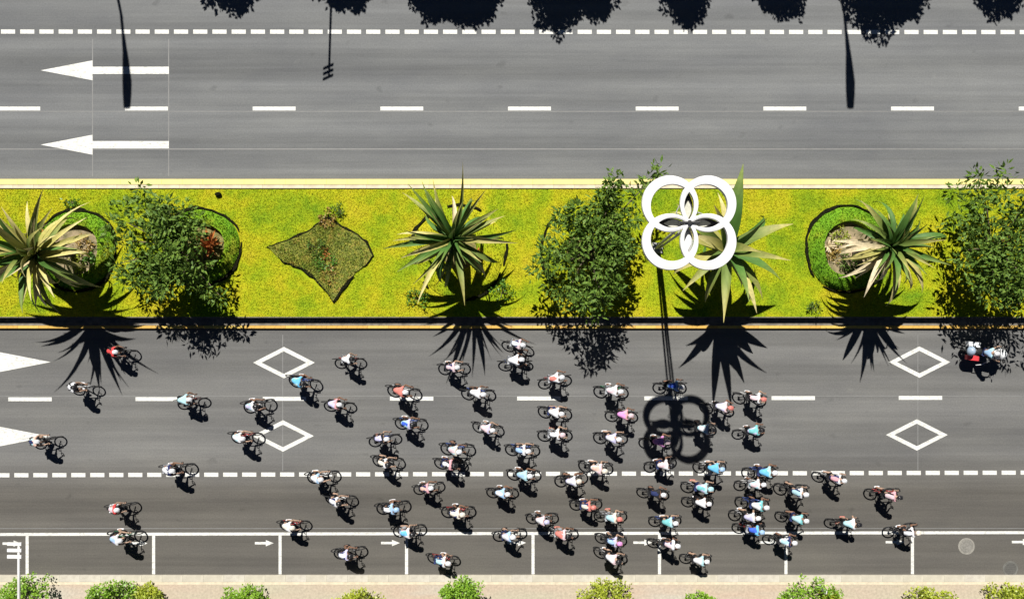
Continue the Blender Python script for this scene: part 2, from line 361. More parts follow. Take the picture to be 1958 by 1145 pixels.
# ------------------------------------------------------------------ the median
ZG = 0.50
def yz(py, h): return (572.5 - py) * S * (1 - h / H)
med = empty('median_island'); tag(med, 'raised planted median with yellow kerbs between the two carriageways', kind='structure')
yT, yB = yz(360.5, ZG), yz(605.5, ZG)             # lawn edges
mb = MB(); mb.box(((XL + XR) / 2, (yT + yB) / 2, ZG / 2 - 0.02), (XR - XL, yT - yB, ZG)); mb.build('soil_core', M['grass'], med)
kerb_run(med, 'cap_stone', yT + 0.002, yT + 0.17, ZG + 0.035, [M['concrete']], -35, 35, 1.0, 0.0)
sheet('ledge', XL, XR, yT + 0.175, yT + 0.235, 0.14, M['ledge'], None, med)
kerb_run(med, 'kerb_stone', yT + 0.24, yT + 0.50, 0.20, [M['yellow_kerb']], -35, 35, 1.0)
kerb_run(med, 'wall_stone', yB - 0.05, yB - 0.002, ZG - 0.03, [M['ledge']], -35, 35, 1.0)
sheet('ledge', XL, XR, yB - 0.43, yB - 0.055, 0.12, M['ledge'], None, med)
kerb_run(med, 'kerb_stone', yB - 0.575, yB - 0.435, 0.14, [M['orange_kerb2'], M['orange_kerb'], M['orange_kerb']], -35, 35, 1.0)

def rough_edge(loop, parent, seed, gaps):
    # a cut trench lip, ragged in width and broken where grass has grown over it
    rd = random.Random(500 + seed); n = len(loop); mb = MB(); p = [rd.uniform(0, 6.3) for _ in range(4)]; ws = []
    for k in range(n):
        t = 2 * math.pi * k / n; q = 0.5 + 0.28 * math.sin(2 * t + p[0]) + 0.22 * math.sin(5 * t + p[1]) + 0.15 * math.sin(11 * t + p[2]); ws.append(0.0 if q < gaps else 0.014 + 0.066 * max(0.1, q) * rd.uniform(0.55, 1.4))
    start = next((k for k in range(n) if not ws[k]), 0)
    for q in range(n):
        k = (start + q) % n; j = (k + 1) % n
        if ws[k] and ws[j]:
            v = []
            for m in (k, j):
                x, y = loop[m]; d = math.hypot(x, y); u, w = x / d, y / d; a = ws[m]
                v += [(x - u * a, y - w * a, -0.01), (x - u * a, y - w * a, 0.06 + a * 0.4), (x + u * a, y + w * a, 0.05 + a * 0.3), (x + u * a, y + w * a, -0.01)]
            mb.add(v, [(0, 1, 5, 4), (1, 2, 6, 5), (2, 3, 7, 6)])
        if mb.v and (not (ws[k] and ws[j]) or q == n - 1): mb.build('edging', M['edging'], parent); mb = MB()
BEDS = [(146, 478, 77), (386, 472, 74), (878, 482, 90), (1112, 478, 78), (1622, 476, 82)]
def bed_pos(px, py): return Vector(((px - 979) * S * (1 - ZG / H), (572.5 - py) * S * (1 - ZG / H), ZG))
bed_c = [(bed_pos(x, y), r * S) for x, y, r in BEDS]
# uncountable blades of the lawn
def make_lawn(n=210000):
    x = rng.uniform(-27, 27, n); y = rng.uniform(yB + 0.02, yT - 0.02, n)
    keep = np.ones(n, bool)
    for c, r in bed_c: keep &= (x - c.x) ** 2 + (y - c.y) ** 2 > (r * 1.0) ** 2
    dx = np.abs(x - bed_pos(615, 492).x); dy = np.abs(y - bed_pos(615, 492).y); keep &= (dx / 2.3 + dy / 1.75) > 0.9
    x, y = x[keep], y[keep]; n = len(x)
    a = rng.uniform(0, 2 * np.pi, n); hh = rng.uniform(0.022, 0.05, n); w = rng.uniform(0.012, 0.03, n); l = rng.uniform(0.02, 0.08, n); b = rng.uniform(0, 2 * np.pi, n)
    v = np.zeros((n, 3, 3)); v[:, 0, 0] = x - w * np.cos(a); v[:, 0, 1] = y - w * np.sin(a); v[:, 1, 0] = x + w * np.cos(a); v[:, 1, 1] = y + w * np.sin(a)
    v[:, 2, 0] = x + l * np.cos(b); v[:, 2, 1] = np.clip(y + l * np.sin(b), yB - 0.03, yT - 0.005); v[:, 0:2, 2] = ZG - 0.025; v[:, 2, 2] = ZG + hh - 0.02
    me = arr_mesh('lawn_grass', v.reshape(-1, 3), np.arange(n * 3).reshape(-1, 3), M['grass'])
    tag(obj('lawn_grass', me), 'yellow green mown grass covering the median', 'grass', kind='stuff')
make_lawn()
bed_lab = ['round planting bed with a grass rim around the leftmost palm', 'round planting bed with orange plant under the leftmost leafy tree',
           'round planting bed around the palm standing right of the diamond bed', 'round planting bed under the leafy tree beside the white four-ring lamp',
           'round planting bed with wide grass rim left of the pale-leaved palm']
for i, (c, r) in enumerate(bed_c):
    rnd = random.Random(i); ph = [rnd.uniform(0, 6.3) for _ in range(3)]
    wob = lambda a, ph=ph: 0.025 * math.sin(3 * a + ph[0]) + 0.015 * math.sin(5 * a + ph[1]) + 0.006 * math.sin(17 * a + ph[2])
    e = empty('planting_bed', c); tag(e, bed_lab[i], 'planting bed', 'planting beds along the median')
    hgt = 0.36 if i in (0, 1, 4) else 0.16; tm = M['turf'] if i in (0, 1, 4) else M['grass']; wide = 0.60 if i in (0, 1, 4) else 0.36
    mb = MB(); mb.lathe([(r * wide, 0.02), (r * (wide + 0.03), hgt), (r * (wide + 0.12), hgt * 0.96), (r * 0.86, hgt * 0.55), (r * 0.955, 0.03)], 48, wob=wob); mb.build('grass_rim', tm, e, smooth=True)
    mb = MB(); mb.lathe([(0.0, 0.10), (r * 0.2, 0.09), (r * wide * 0.75, 0.05), (r * (wide + 0.005), 0.03)], 48, wob=wob); mb.build('soil', M['soil_pale'] if i in (0, 4) else M['soil'], e, smooth=True)
    rough_edge([((r * (1 + wob(a))) * math.cos(a), (r * (1 + wob(a))) * math.sin(a)) for a in [2 * math.pi * k / 110 for k in range(110)]], e, i, 0.0 if i in (0, 1, 4) else 0.42)
    # turf blades on the rim
    n = 3600; a = rng.uniform(0, 2 * np.pi, n); q = np.sqrt(rng.uniform((wide + 0.04) ** 2, 0.95 ** 2, n)); rr = q * r * (1 + np.array([wob(t) for t in a]))
    z = np.interp(q, [wide + 0.03, wide + 0.12, 0.86, 0.955], [hgt, hgt * 0.96, hgt * 0.55, 0.03]); b = rng.uniform(0, 2 * np.pi, n); t = rng.uniform(0, 2 * np.pi, n)
    v = np.zeros((n, 3, 3)); w = 0.022
    v[:, 0, 0] = rr * np.cos(a) - w * np.cos(b); v[:, 0, 1] = rr * np.sin(a) - w * np.sin(b); v[:, 1, 0] = rr * np.cos(a) + w * np.cos(b); v[:, 1, 1] = rr * np.sin(a) + w * np.sin(b)
    v[:, 2, 0] = rr * np.cos(a) + 0.06 * np.cos(t); v[:, 2, 1] = rr * np.sin(a) + 0.06 * np.sin(t); v[:, 0:2, 2] = (z - 0.02)[:, None]; v[:, 2, 2] = z + rng.uniform(0.03, 0.13, n)
    tag(obj('rim_grass', arr_mesh('rim_grass', v.reshape(-1, 3), np.arange(n * 3).reshape(-1, 3), tm), e), kind='stuff')
# the curved-sided diamond bed
dc = bed_pos(615, 492)
pts = [(511, 471), (548, 460), (575, 448), (598, 436), (612, 424), (626, 417), (640, 424), (656, 434), (678, 445), (700, 462), (715, 488), (702, 506), (680, 522), (662, 544), (638, 577), (620, 552), (600, 528), (576, 512), (548, 503), (530, 490)]
out = []
for i in range(len(pts)):
    a, b = bed_pos(*pts[i]), bed_pos(*pts[(i + 1) % len(pts)])
    for t in (0, 0.25, 0.5, 0.75): p = a.lerp(b, t); out.append((p.x - dc.x + random.uniform(-0.03, 0.03), p.y - dc.y + random.uniform(-0.03, 0.03)))
e = empty('diamond_planting_bed', dc); tag(e, 'curved diamond bed of bare soil and weeds between tree and palm', 'planting bed', 'planting beds along the median')
rough_edge(out, e, 9, 0.12)
inn = [(x * 0.985, y * 0.985) for x, y in out]
mb = MB(); mb.prism(inn, -0.01, 0.05); mb.build('soil', M['weedy_soil'], e)
def tufts(n, rad, hgt, w, mat, name, parent, c=(0, 0, 0)):
    a = rng.uniform(0, 2 * np.pi, n); q = rad * np.sqrt(rng.uniform(0, 1, n)); b = rng.uniform(0, 2 * np.pi, n); l = rng.uniform(0.3, 1.0, n) * hgt
    v = np.zeros((n, 3, 3)); x, y = c[0] + q * np.cos(a), c[1] + q * np.sin(a)
    v[:, 0, 0] = x - w * np.cos(b); v[:, 0, 1] = y - w * np.sin(b); v[:, 1, 0] = x + w * np.cos(b); v[:, 1, 1] = y + w * np.sin(b)
    v[:, 2, 0] = x + l * 0.8 * np.cos(a + b * 0.2); v[:, 2, 1] = y + l * 0.8 * np.sin(a + b * 0.2); v[:, :2, 2] = c[2]; v[:, 2, 2] = c[2] + l
    return obj(name, arr_mesh(name, v.reshape(-1, 3), np.arange(n * 3).reshape(-1, 3), mat), parent)
mbp = np.array(inn)
n = 9000; ca = rng.integers(0, len(inn), n); tt = np.sqrt(rng.uniform(0, 1, n)); mixf = rng.uniform(0, 1, n)[:, None]; w0 = (mbp[ca] * mixf + mbp[(ca + 1) % len(inn)] * (1 - mixf)) * tt[:, None] * 0.98 + rng.normal(0, 0.03, (n, 2))
v = np.zeros((n, 3, 3)); b = rng.uniform(0, 6.28, n); v[:, 0, :2] = w0 - 0.02 * np.c_[np.cos(b), np.sin(b)]; v[:, 1, :2] = w0 + 0.02 * np.c_[np.cos(b), np.sin(b)]
v[:, 2, :2] = w0 + rng.uniform(-0.07, 0.07, (n, 2)); v[:, :2, 2] = 0.045; v[:, 2, 2] = rng.uniform(0.07, 0.16, n)
tag(obj('weeds', arr_mesh('weeds', v.reshape(-1, 3), np.arange(n * 3).reshape(-1, 3), M['weeds']), e), kind='stuff')

# ------------------------------------------------------------------ small plants
def rosette(name, loc, n, ln, w, mat, label, cat, el=(15, 70), group=None):
    e = empty(name, loc); tag(e, label, cat, group)
    mb = MB(); mb.tube([(0, 0, -0.02), (0, 0, 0.10)], [0.05, 0.03], 6); mb.build('stem', M['bark'], e)
    mb = MB(); mb.add([(0, 0, 0.03), (0.3, -w, 0.06), (0.3, w, 0.06), (0.7, -w * 0.8, 0.06), (0.7, w * 0.8, 0.06), (1, 0, -0.05), (0.3, 0, 0), (0.7, 0, 0)],
                      [(0, 1, 6), (0, 6, 2), (1, 3, 7, 6), (6, 7, 4, 2), (3, 5, 7), (7, 5, 4)]); me = mb.mesh('leaf', mat)
    for k in range(n):
        o = obj('leaf', me, e, (0, 0, 0.06), (0, -R(random.uniform(*el)), k * 2.399 + random.uniform(-0.2, 0.2))); s = ln * random.uniform(0.7, 1.1); o.scale = (s, s, s)
    return e
rosette('bromeliad', bed_pos(103, 455) + Vector((0, 0, 0.2)), 16, 0.55, 0.12, M['orange_leaf'], 'orange bromeliad in the bed of the leftmost palm', 'plant', (5, 55), 'orange bromeliads')
rosette('bromeliad', bed_pos(403, 470) + Vector((0, 0, 0.1)), 26, 0.85, 0.10, M['orange_leaf'], 'orange red bromeliad beside the leftmost leafy tree', 'plant', (15, 65), 'orange bromeliads')
rosette('bromeliad', bed_pos(1580, 470) + Vector((0, 0, 0.08)), 14, 0.5, 0.10, M['blade_dry'], 'dry straw coloured rosette in the bed left of the pale-leaved palm', 'plant', (5, 45))
rosette('bromeliad', bed_pos(912, 487) + Vector((0, 0, 0.1)), 12, 0.5, 0.12, M['orange_leaf'], 'small orange bromeliad at the foot of the palm right of the diamond bed', 'plant', (5, 45), 'orange bromeliads')
mb = MB(); mb.ball((0, 0, 0.05), (0.17, 0.12, 0.12), 9, 6)
mb.v = [(x * random.uniform(0.85, 1.15), y * random.uniform(0.85, 1.15), z) for x, y, z in mb.v]
tag(mb.build('stone', M['edging'], None, bed_pos(418, 372)), 'dark stone on the lawn above the leftmost leafy tree bed', 'stone')

# ------------------------------------------------------------------ palms with sword-shaped leaves
def blade_mesh(name, droop, wid, fold=0.7, seg=8, twist=0.0):
    mb = MB(); vs = []; x = 0.0; z = 0.0; a = 0.0
    for i in range(seg + 1):
        t = i / seg; w = wid * (0.55 + 0.9 * t * (1 - t) * 2.2) * (1 - t ** 3.2) + 0.002
        tw = twist * t; cx, sx = math.cos(tw), math.sin(tw)
        for s in (-1, 0, 1):
            yy = s * w; zz = abs(s) * w * fold
            vs.append((x, yy * cx - zz * sx, z + yy * sx + zz * cx))
        a -= droop * (0.3 + 1.4 * t) / seg; x += math.cos(a) / seg; z += math.sin(a) / seg
    mb.add(vs, [(i * 3 + s, (i + 1) * 3 + s, (i + 1) * 3 + s + 1, i * 3 + s + 1) for i in range(seg) for s in (0, 1)]); return mb.mesh(name, M['blade_green'], True)
blades = [blade_mesh('leaf', d, w, twist=tw) for d, w, tw in ((0.35, 0.044, 0.4), (0.8, 0.050, -0.6), (1.4, 0.052, 0.8), (2.3, 0.046, -1.0), (0.55, 0.042, 1.1))]
def palm(base, top, label, n, ln, palette, seed, hang=0.2, wide=1.0, soft=0.0):
    rd = random.Random(seed); e = empty('palm_tree', base); tag(e, label, 'palm', 'palms along the median')
    t = top - base; mid = t * 0.5 + Vector((rd.uniform(-0.15, 0.15), rd.uniform(-0.1, 0.1), 0))
    pts = []; rad = []
    for i in range(15):
        u = i / 14; p = (mid * 2 * u * (1 - u) + t * u * u) if True else t; pts.append(p); rad.append(0.19 - 0.06 * u + (0.015 if i % 2 else 0) + (0.06 if i == 0 else 0))
    mb = MB(); mb.tube(pts, rad, 10); mb.build('trunk', M['bark'], e, smooth=True)
    for k in range(n):
        u = k / (n - 1)                               # young and upright first, old and hanging last
        el = 82 - 104 * u ** 0.85 + rd.uniform(-16, 16)
        if u > 1 - hang: el -= rd.uniform(0, 35)
        az = k * 137.5 + rd.uniform(-24, 24)
        o = obj('leaf', blades[rd.choice((0, 1, 1, 4) if u < 0.5 - soft else (1, 2, 2, 3, 3))], e, t + Vector((0, 0, 0.05 - 0.25 * u)), (R(rd.uniform(-25, 25)), -R(el), R(az)))
        s = ln * (0.72 + 0.35 * math.sin(math.pi * min(1, 0.25 + u * 0.7))) * rd.uniform(0.72, 1.12); o.scale = (s, s * wide * rd.uniform(0.8, 1.25), s)
        p = palette(u, R(az), rd); o.material_slots[0].link = 'OBJECT'; o.material_slots[0].material = M[p]
def pal_mix(g, ol, y, d):
    def f(u, az, rd):
        x = rd.random(); old = 0.35 + 1.3 * u
        wts = [g / old, ol, y * old, d * old * (u > 0.35)]; s = sum(wts); x *= s
        for nme, w in zip(('blade_green', 'blade_olive', 'blade_yellow', 'blade_dry'), wts):
            x -= w
            if x <= 0: return nme
        return 'blade_green'
    return f
def dry_left(u, az, rd):
    if math.cos(az - R(235)) > 0.35 and u > 0.30: return rd.choice(('blade_dry', 'blade_dry', 'blade_yellow'))
    return rd.choice(('blade_green', 'blade_green', 'blade_olive', 'blade_yellow' if u > 0.4 else 'blade_olive'))
palm(bed_pos(143, 484), P(68, 487, 3.5), 'leftmost palm with yellowing sword leaves, cut by the frame edge', 72, 3.2, pal_mix(0.55, 0.9, 1.2, 0.3), 3, 0.2, 1.0, 0.0)
palm(bed_pos(884, 492), P(868, 458, 3.5), 'green sword-leaved palm just right of the diamond bed', 66, 3.0, pal_mix(1.3, 1.1, 0.6, 0.05), 5, 0.2, 0.85, 0.1)
palm(bed_pos(1345, 492), P(1388, 478, 3.9), 'loose green palm directly right of the white four-ring lamp', 27, 3.35, pal_mix(0.8, 1.8, 0.6, 0.0), 11, 0.1, 1.5, 0.05)
palm(bed_pos(1636, 486), P(1702, 470, 3.6), 'palm with pale dry lower leaves beside the wide grass ring', 84, 2.55, dry_left, 8, 0.3, 1.1, 0.25)

# ------------------------------------------------------------------ leafy trees and shrubs
def leaf_cloud(name, tips, per, rad, ll, lw, mat, up=0.3):
    tips = np.array(tips); n = len(tips) * per; c = np.repeat(tips, per, 0)
    d = rng.normal(size=(n, 3)); d /= np.linalg.norm(d, axis=1)[:, None]; p = c + d * (rad * rng.uniform(0.15, 1, n) ** 0.6)[:, None]
    ax = d + rng.normal(size=(n, 3)) * 0.6; ax[:, 2] -= 0.1; ax /= np.linalg.norm(ax, axis=1)[:, None]
    nn = rng.normal(size=(n, 3)); nn[:, 2] += up * 3; sd = np.cross(ax, nn); sd /= np.linalg.norm(sd, axis=1)[:, None] + 1e-9
    nz = np.cross(sd, ax); L = (ll * rng.uniform(0.6, 1.25, n))[:, None]; W = (lw * rng.uniform(0.7, 1.2, n))[:, None]
    v = np.zeros((n, 4, 3)); v[:, 0] = p; v[:, 1] = p + ax * L * 0.45 + sd * W + nz * W * 0.25; v[:, 2] = p + ax * L; v[:, 3] = p + ax * L * 0.45 - sd * W + nz * W * 0.25
    return arr_mesh(name, v.reshape(-1, 3), np.arange(n * 4).reshape(-1, 4), mat)
def crown_tips(rd, n, rx, ry, rz, zc, off=(0, 0), lob=7, hollow=0.25):
    lobes = [(rd.uniform(0, 6.28), rd.uniform(-0.6, 0.9), rd.uniform(-0.5, 0.5)) for _ in range(lob + 3)]; tips = []
    while len(tips) < n:
        a = rd.uniform(0, 2 * math.pi); s = rd.uniform(-0.75, 1); q = math.sqrt(max(0, 1 - s * s)); k = 1.0
        for la, ls, lk in lobes:
            dd = (math.cos(a - la) * q * math.sqrt(max(0, 1 - ls * ls)) + s * ls); k += lk * max(0, dd - 0.45) / 0.55
        r = k * (hollow + (1 - hollow) * rd.random() ** 0.55)
        tips.append((off[0] + rx * r * q * math.cos(a), off[1] + ry * r * q * math.sin(a), zc + rz * r * s))
    return tips
def leafy_tree(loc, label, rx, ry, rz, zc, off, seed, ntips, per, twigs=(), mat='tree_leaf', name='leafy_tree', cat='tree', group=None, ll=0.32, lw=0.062, rad=0.42, limbs=20):
    rd = random.Random(seed); e = empty(name, loc); tag(e, label, cat, group)
    tips = crown_tips(rd, ntips, rx, ry, rz, zc, off); mb = MB(); fork = Vector((off[0] * 0.3, off[1] * 0.3, zc - rz * 0.85))
    mb.tube([(0, 0, -0.05), fork * 0.5 + Vector((0.05, 0.02, 0)), fork], [0.15, 0.11, 0.09], 8)
    for t in list(rd.sample(tips, limbs)) + [tuple(w[-1]) for w in twigs]:
        t = Vector(t); m = fork.lerp(t, 0.5) + Vector((rd.uniform(-0.2, 0.2), rd.uniform(-0.2, 0.2), rd.uniform(0, 0.25))); mb.tube([fork, m, t], [0.055, 0.03, 0.01], 5)
    mb.build('trunk', M['bark'], e)
    for w in twigs: tips += [tuple(Vector(w[0]).lerp(Vector(w[1]), k / 5)) for k in range(6)]
    obj('crown', leaf_cloud('crown', tips, per, rad, ll, lw, M[mat]), e); return e
leafy_tree(bed_pos(392, 478), 'leafy dark green tree between the leftmost palm and the diamond bed', 1.5, 2.5, 1.05, 2.2, (-1.0, 0.1), 21, 150, 24, twigs=[((0.1, -1.6, 1.9), (1.4, -2.3, 1.6))])
leafy_tree(bed_pos(1122, 482), 'leafy dark green tree left of the white four-ring lamp', 2.5, 2.75, 1.05, 2.35, (0.4, 0.05), 22, 185, 24, twigs=[((1.9, 2.4, 3.0), (2.9, 3.4, 3.3)), ((0.6, 2.5, 3.0), (0.9, 3.1, 3.3))])
leafy_tree(bed_pos(1852, 482), 'leafy dark green tree at the right end of the median', 2.5, 2.75, 1.0, 2.3, (0.5, 0.15), 23, 165, 24, twigs=[((0.6, 2.6, 4.0), (0.9, 3.7, 4.5))])
def tuft_plant(loc, label, r, h, mat, n, seed, name='leafy_plant'):
    rd = random.Random(seed); e = empty(name, loc); tag(e, label, 'plant'); tips = [(r * math.sqrt(rd.random()) * math.cos(a), r * math.sqrt(rd.random()) * math.sin(a), h * rd.uniform(0.25, 1)) for a in [rd.uniform(0, 6.28) for _ in range(n)]]
    mb = MB()
    for t in tips[:10]: mb.tube([(0, 0, -0.02), t], [0.012, 0.004], 4)
    mb.build('stem', M['bark'], e); obj('foliage', leaf_cloud('foliage', tips, 9, 0.10, 0.14, 0.03, M[mat]), e)
tuft_plant(bed_pos(606, 472), 'dark green leafy plant in the middle of the diamond bed', 0.45, 0.4, 'tree_leaf', 22, 1)
tuft_plant(bed_pos(624, 500), 'low bright green plant lower in the diamond bed', 0.5, 0.2, 'green_leaf', 26, 2)
tuft_plant(bed_pos(627, 418), 'dry orange tussock at the top corner of the diamond bed', 0.4, 0.2, 'dry_tuft', 30, 3, 'tussock')
tuft_plant(bed_pos(622, 482), 'small reddish plant at the centre of the diamond bed', 0.25, 0.25, 'orange_leaf', 7, 14)
tuft_plant(bed_pos(630, 528), 'brown dry patch of plants low in the diamond bed', 0.45, 0.12, 'dry_tuft', 20, 4, 'tussock')
for bx, by, rr_, hh_, mm_, lab_ in ((166, 470, 0.45, 0.25, 'dry_tuft', 'dry yellow tuft inside the bed of the leftmost palm'), (150, 503, 0.4, 0.2, 'shrub_leaf_y', 'low yellow green tuft low in the bed of the leftmost palm'), (176, 492, 0.3, 0.2, 'green_leaf', 'green tuft at the right inside of the leftmost bed'),
                        (1592, 490, 0.45, 0.2, 'dry_tuft', 'straw tuft low in the bed left of the pale-leaved palm'), (1604, 452, 0.45, 0.25, 'shrub_leaf_y', 'yellow green tuft high in the bed left of the pale-leaved palm'), (1618, 500, 0.4, 0.3, 'tree_leaf', 'dark leafy tuft under the pale-leaved palm')):
    tuft_plant(bed_pos(bx, by) + Vector((0, 0, 0.05)), lab_, rr_, hh_, mm_, 24, int(bx))
tuft_plant(bed_pos(138, 386), 'small green tussock above the leftmost round bed', 0.3, 0.18, 'green_leaf', 12, 5, 'tussock')
tuft_plant(bed_pos(650, 402), 'small green tussock on the lawn above the diamond bed', 0.3, 0.25, 'tree_leaf', 12, 6, 'tussock')
tuft_plant(bed_pos(800, 570), 'low green plant left of the second palm shadow', 0.55, 0.25, 'green_leaf', 30, 7)
tuft_plant(bed_pos(960, 560), 'thin green weeds right of the second palm shadow', 0.6, 0.25, 'green_leaf', 22, 8)
tuft_plant(bed_pos(1555, 585), 'small dark weed by the lawn edge left of the pale palm shadow', 0.3, 0.25, 'tree_leaf', 12, 10)
# row of dense trees on the far pavement, outside the frame; their shadows reach the road
north_trees = [(445, 30, 1.55), (655, 27, 1.45), (824, 48, 1.30), (898, 57, 1.6), (1078, 52, 1.15), (1128, 36, 1.3), (1315, 38, 1.3), (1486, 33, 1.35), (1662, 50, 1.25), (1722, 52, 1.5), (1898, 22, 1.45)]
proto = {}
for i, (sx, ybot, r) in enumerate(north_trees):
    hc = 4.6; cy = ybot - 1.22 * r / S; gx = sx - hc * SX / S; gy = cy - hc * SY / S; k = i % 4
    loc = G(gx, gy, 0.12)
    lab = 'dense roadside tree casting the %s shadow blob along the top edge' % ('first second third fourth fifth sixth seventh eighth ninth tenth eleventh'.split()[i])
    if k not in proto:
        e = leafy_tree(loc, lab, 1.35, 1.35, 1.25, 4.5, (0, 0), 40 + k, 120, 46, mat='north_leaf', name='roadside_tree', group='trees along the far pavement', ll=0.22, lw=0.10, rad=0.38, limbs=8); proto[k] = (e, r)
        e.scale = (r / 1.5, r / 1.5, 1)
    else:
        src = proto[k][0]; e = src.copy(); C.objects.link(e); e.location = loc; e['label'] = lab; e.scale = (r / 1.5, r / 1.5, 1); e.rotation_euler = (0, 0, random.uniform(0, 6))
        for ch in kids(src):
            if ch.parent == src: c2 = ch.copy(); C.objects.link(c2); c2.parent = e
# shrubs along the south pavement
shr = [(38, 1142, 52, 1.25, 'shrub_leaf', 'round green shrub behind the white three-bar lamp post'), (212, 1140, 62, 1.3, 'shrub_leaf', 'wide green shrub, second from the left along the lower pavement'),
       (282, 1150, 34, 0.8, 'shrub_leaf_y', 'small yellowish shrub right of the wide green shrub'), (470, 1158, 55, 1.1, 'shrub_leaf', 'dark green shrub below the third bay divider'),
       (682, 1157, 44, 1.0, 'shrub_leaf_y', 'yellow green shrub left of the tallest lower shrub'), (872, 1140, 52, 1.7, 'shrub_leaf', 'tall bright green shrub that reaches over the lower kerb'),
       (1160, 1144, 56, 1.3, 'shrub_leaf_y', 'round yellow green shrub below the fifth and sixth parking bays'), (1342, 1152, 36, 0.9, 'shrub_leaf', 'small shrub right of the round yellow green one'),
       (1535, 1157, 58, 1.2, 'shrub_leaf', 'green shrub left of the white bollard'), (1600, 1158, 30, 0.8, 'shrub_leaf_y', 'small yellow shrub right of the white bollard'),
       (1780, 1168, 52, 0.9, 'shrub_leaf_y', 'low shrub below the last bay divider'), (1935, 1146, 42, 1.1, 'shrub_leaf_y', 'yellow green shrub in the lower right corner')]
for i, (x, y, r, h, mt, lab) in enumerate(shr):
    rd = random.Random(70 + i); p = P(x, y, h * 0.6); p.z = 0.12; rr = r * S * (1 - 0.6 * h / H)
    e = empty('shrub', p); tag(e, lab, 'shrub', 'shrubs along the lower pavement')
    tips = crown_tips(rd, 90, rr * 0.82, rr * 0.82, h * 0.42, h * 0.55, hollow=0.35)
    if i == 5: tips += [tuple(Vector((0.4, 0.3, 1.3)).lerp(Vector((1.15, 0.75, 1.75)), k / 8) + Vector((rd.uniform(-0.25, 0.25), rd.uniform(-0.2, 0.2), 0))) for k in range(9)]
    mb = MB(); mb.tube([(0, 0, -0.03), (0.02, 0, h * 0.4)], [0.06, 0.04], 6)
    for t in rd.sample(tips, 8): mb.tube([(0.02, 0, h * 0.3), t], [0.025, 0.006], 4)
    mb.build('stem', M['bark'], e)
    obj('foliage', leaf_cloud('foliage', tips, 24, 0.20, 0.13, 0.045, M[mt], 0.5), e)

# ------------------------------------------------------------------ four-ring lamp mast
HC = 10.9; cc = P(1316.5, 426.5, HC); kz = S * (1 - HC / H)
mast_base = bed_pos(1257, 474); e = empty('ring_lamp_mast', mast_base); tag(e, 'tall lamp mast topped by four overlapping white rings', 'lamp mast')
loc = cc - mast_base
def circ(cx, cy, r, n=56): return [(cx + r * math.cos(2 * math.pi * k / n), cy + r * math.sin(2 * math.pi * k / n)) for k in range(n)]
for q, (sx, sy) in enumerate(((-1, 1), (1, 1), (-1, -1), (1, -1))):
    ox, oy = sx * 36.3 * kz, sy * 36.3 * kz
    hx, hy = ox - sx * 4.6 * kz, oy - sy * 4.6 * kz; nn = 64; prof = [(0, 0.0), (0, 0.06), (0.05, 0.13), (0.5, 0.15), (0.95, 0.13), (1, 0.06), (1, 0.0)]; vs = []
    for f, z in prof:                                  # rounded section between the outer edge and the eccentric hole
        vs += [(a[0] + (b[0] - a[0]) * f, a[1] + (b[1] - a[1]) * f, z) for a, b in zip(circ(ox, oy, 54 * kz, nn), circ(hx, hy, 41 * kz, nn))]
    mb = MB(); np_ = len(prof); mb.add(vs, [(i * nn + k, i * nn + (k + 1) % nn, ((i + 1) % np_) * nn + (k + 1) % nn, ((i + 1) % np_) * nn + k) for i in range(np_) for k in range(nn)]); mb.build('ring', M['white_metal'], e, loc + Vector((0, 0, 0.004 * q)))
def lens(L, W, n=12): return [(-L + 2 * L * i / n, -W * math.sin(math.pi * i / n)) for i in range(n)] + [(L - 2 * L * i / n, W * math.sin(math.pi * i / n)) for i in range(n)]
for q, a in enumerate((90, 180, 0, 270)):
    mb = MB(); pale = q == 3
    T = Matrix.Translation(loc + Vector((math.cos(R(a)) * 0.60, math.sin(R(a)) * 0.60, -0.34))) @ Matrix.Rotation(R(a), 4, 'Z')
    m2 = MB(); m2.prism(lens(0.56, 0.19), 0, 0.16)
    lamp = m2.build('lamp_head', M['grey_metal'] if pale else M['dark_metal'], e); lamp.matrix_local = T
    m2 = MB(); m2.prism([(x * 0.62, y * 0.72) for x, y in lens(0.56, 0.19)], 0.161, 0.18); g = m2.build('lamp_glass', M['white_metal'] if pale else M['pale_glass'], lamp, (-0.12 if not pale else 0.0, 0, 0))
mb = MB()
for a in (0, 90): mb.tube([loc + Vector((-1.25 * math.cos(R(a)), -1.25 * math.sin(R(a)), -0.42)), loc + Vector((1.25 * math.cos(R(a)), 1.25 * math.sin(R(a)), -0.42))], 0.035, 8)
mb.tube([loc + Vector((0, 0, -0.55)), loc + Vector((0, 0, 0.22))], [0.10, 0.085], 12); mb.tube([loc + Vector((-0.34, 0, 0.19)), loc + Vector((0.34, 0, 0.19))], 0.04, 8); mb.build('hub', M['dark_metal'], e)
for q in range(4):                                # struts carrying the rings
    mb = MB(); a = R(45 + 90 * q); d = Vector((math.cos(a), math.sin(a), 0)); mb.tube([loc + Vector((0, 0, -0.45)), loc + d * 0.55 + Vector((0, 0, -0.2)), loc + Vector((math.cos(R(90 * q)) * 1.27, math.sin(R(90 * q)) * 1.27, 0.0))], 0.022, 6); mb.build('strut', M['grey_metal'], e)
for q in range(3):
    a = R(90 + 120 * q); b = Vector((0.09 * math.cos(a), 0.06 * math.sin(a), 0)); t = loc + Vector((0.19 * math.cos(a), 0.12 * math.sin(a), -0.5))
    mb = MB(); mb.tube([b, b.lerp(t, 0.5), t], [0.06, 0.05, 0.045], 10); mb.build('mast_tube', M['grey_metal'], e, smooth=True)
mb = MB(); mb.box((0, 0, 0.02), (0.5, 0.5, 0.06)); mb.build('base_plate', M['grey_metal'], e)

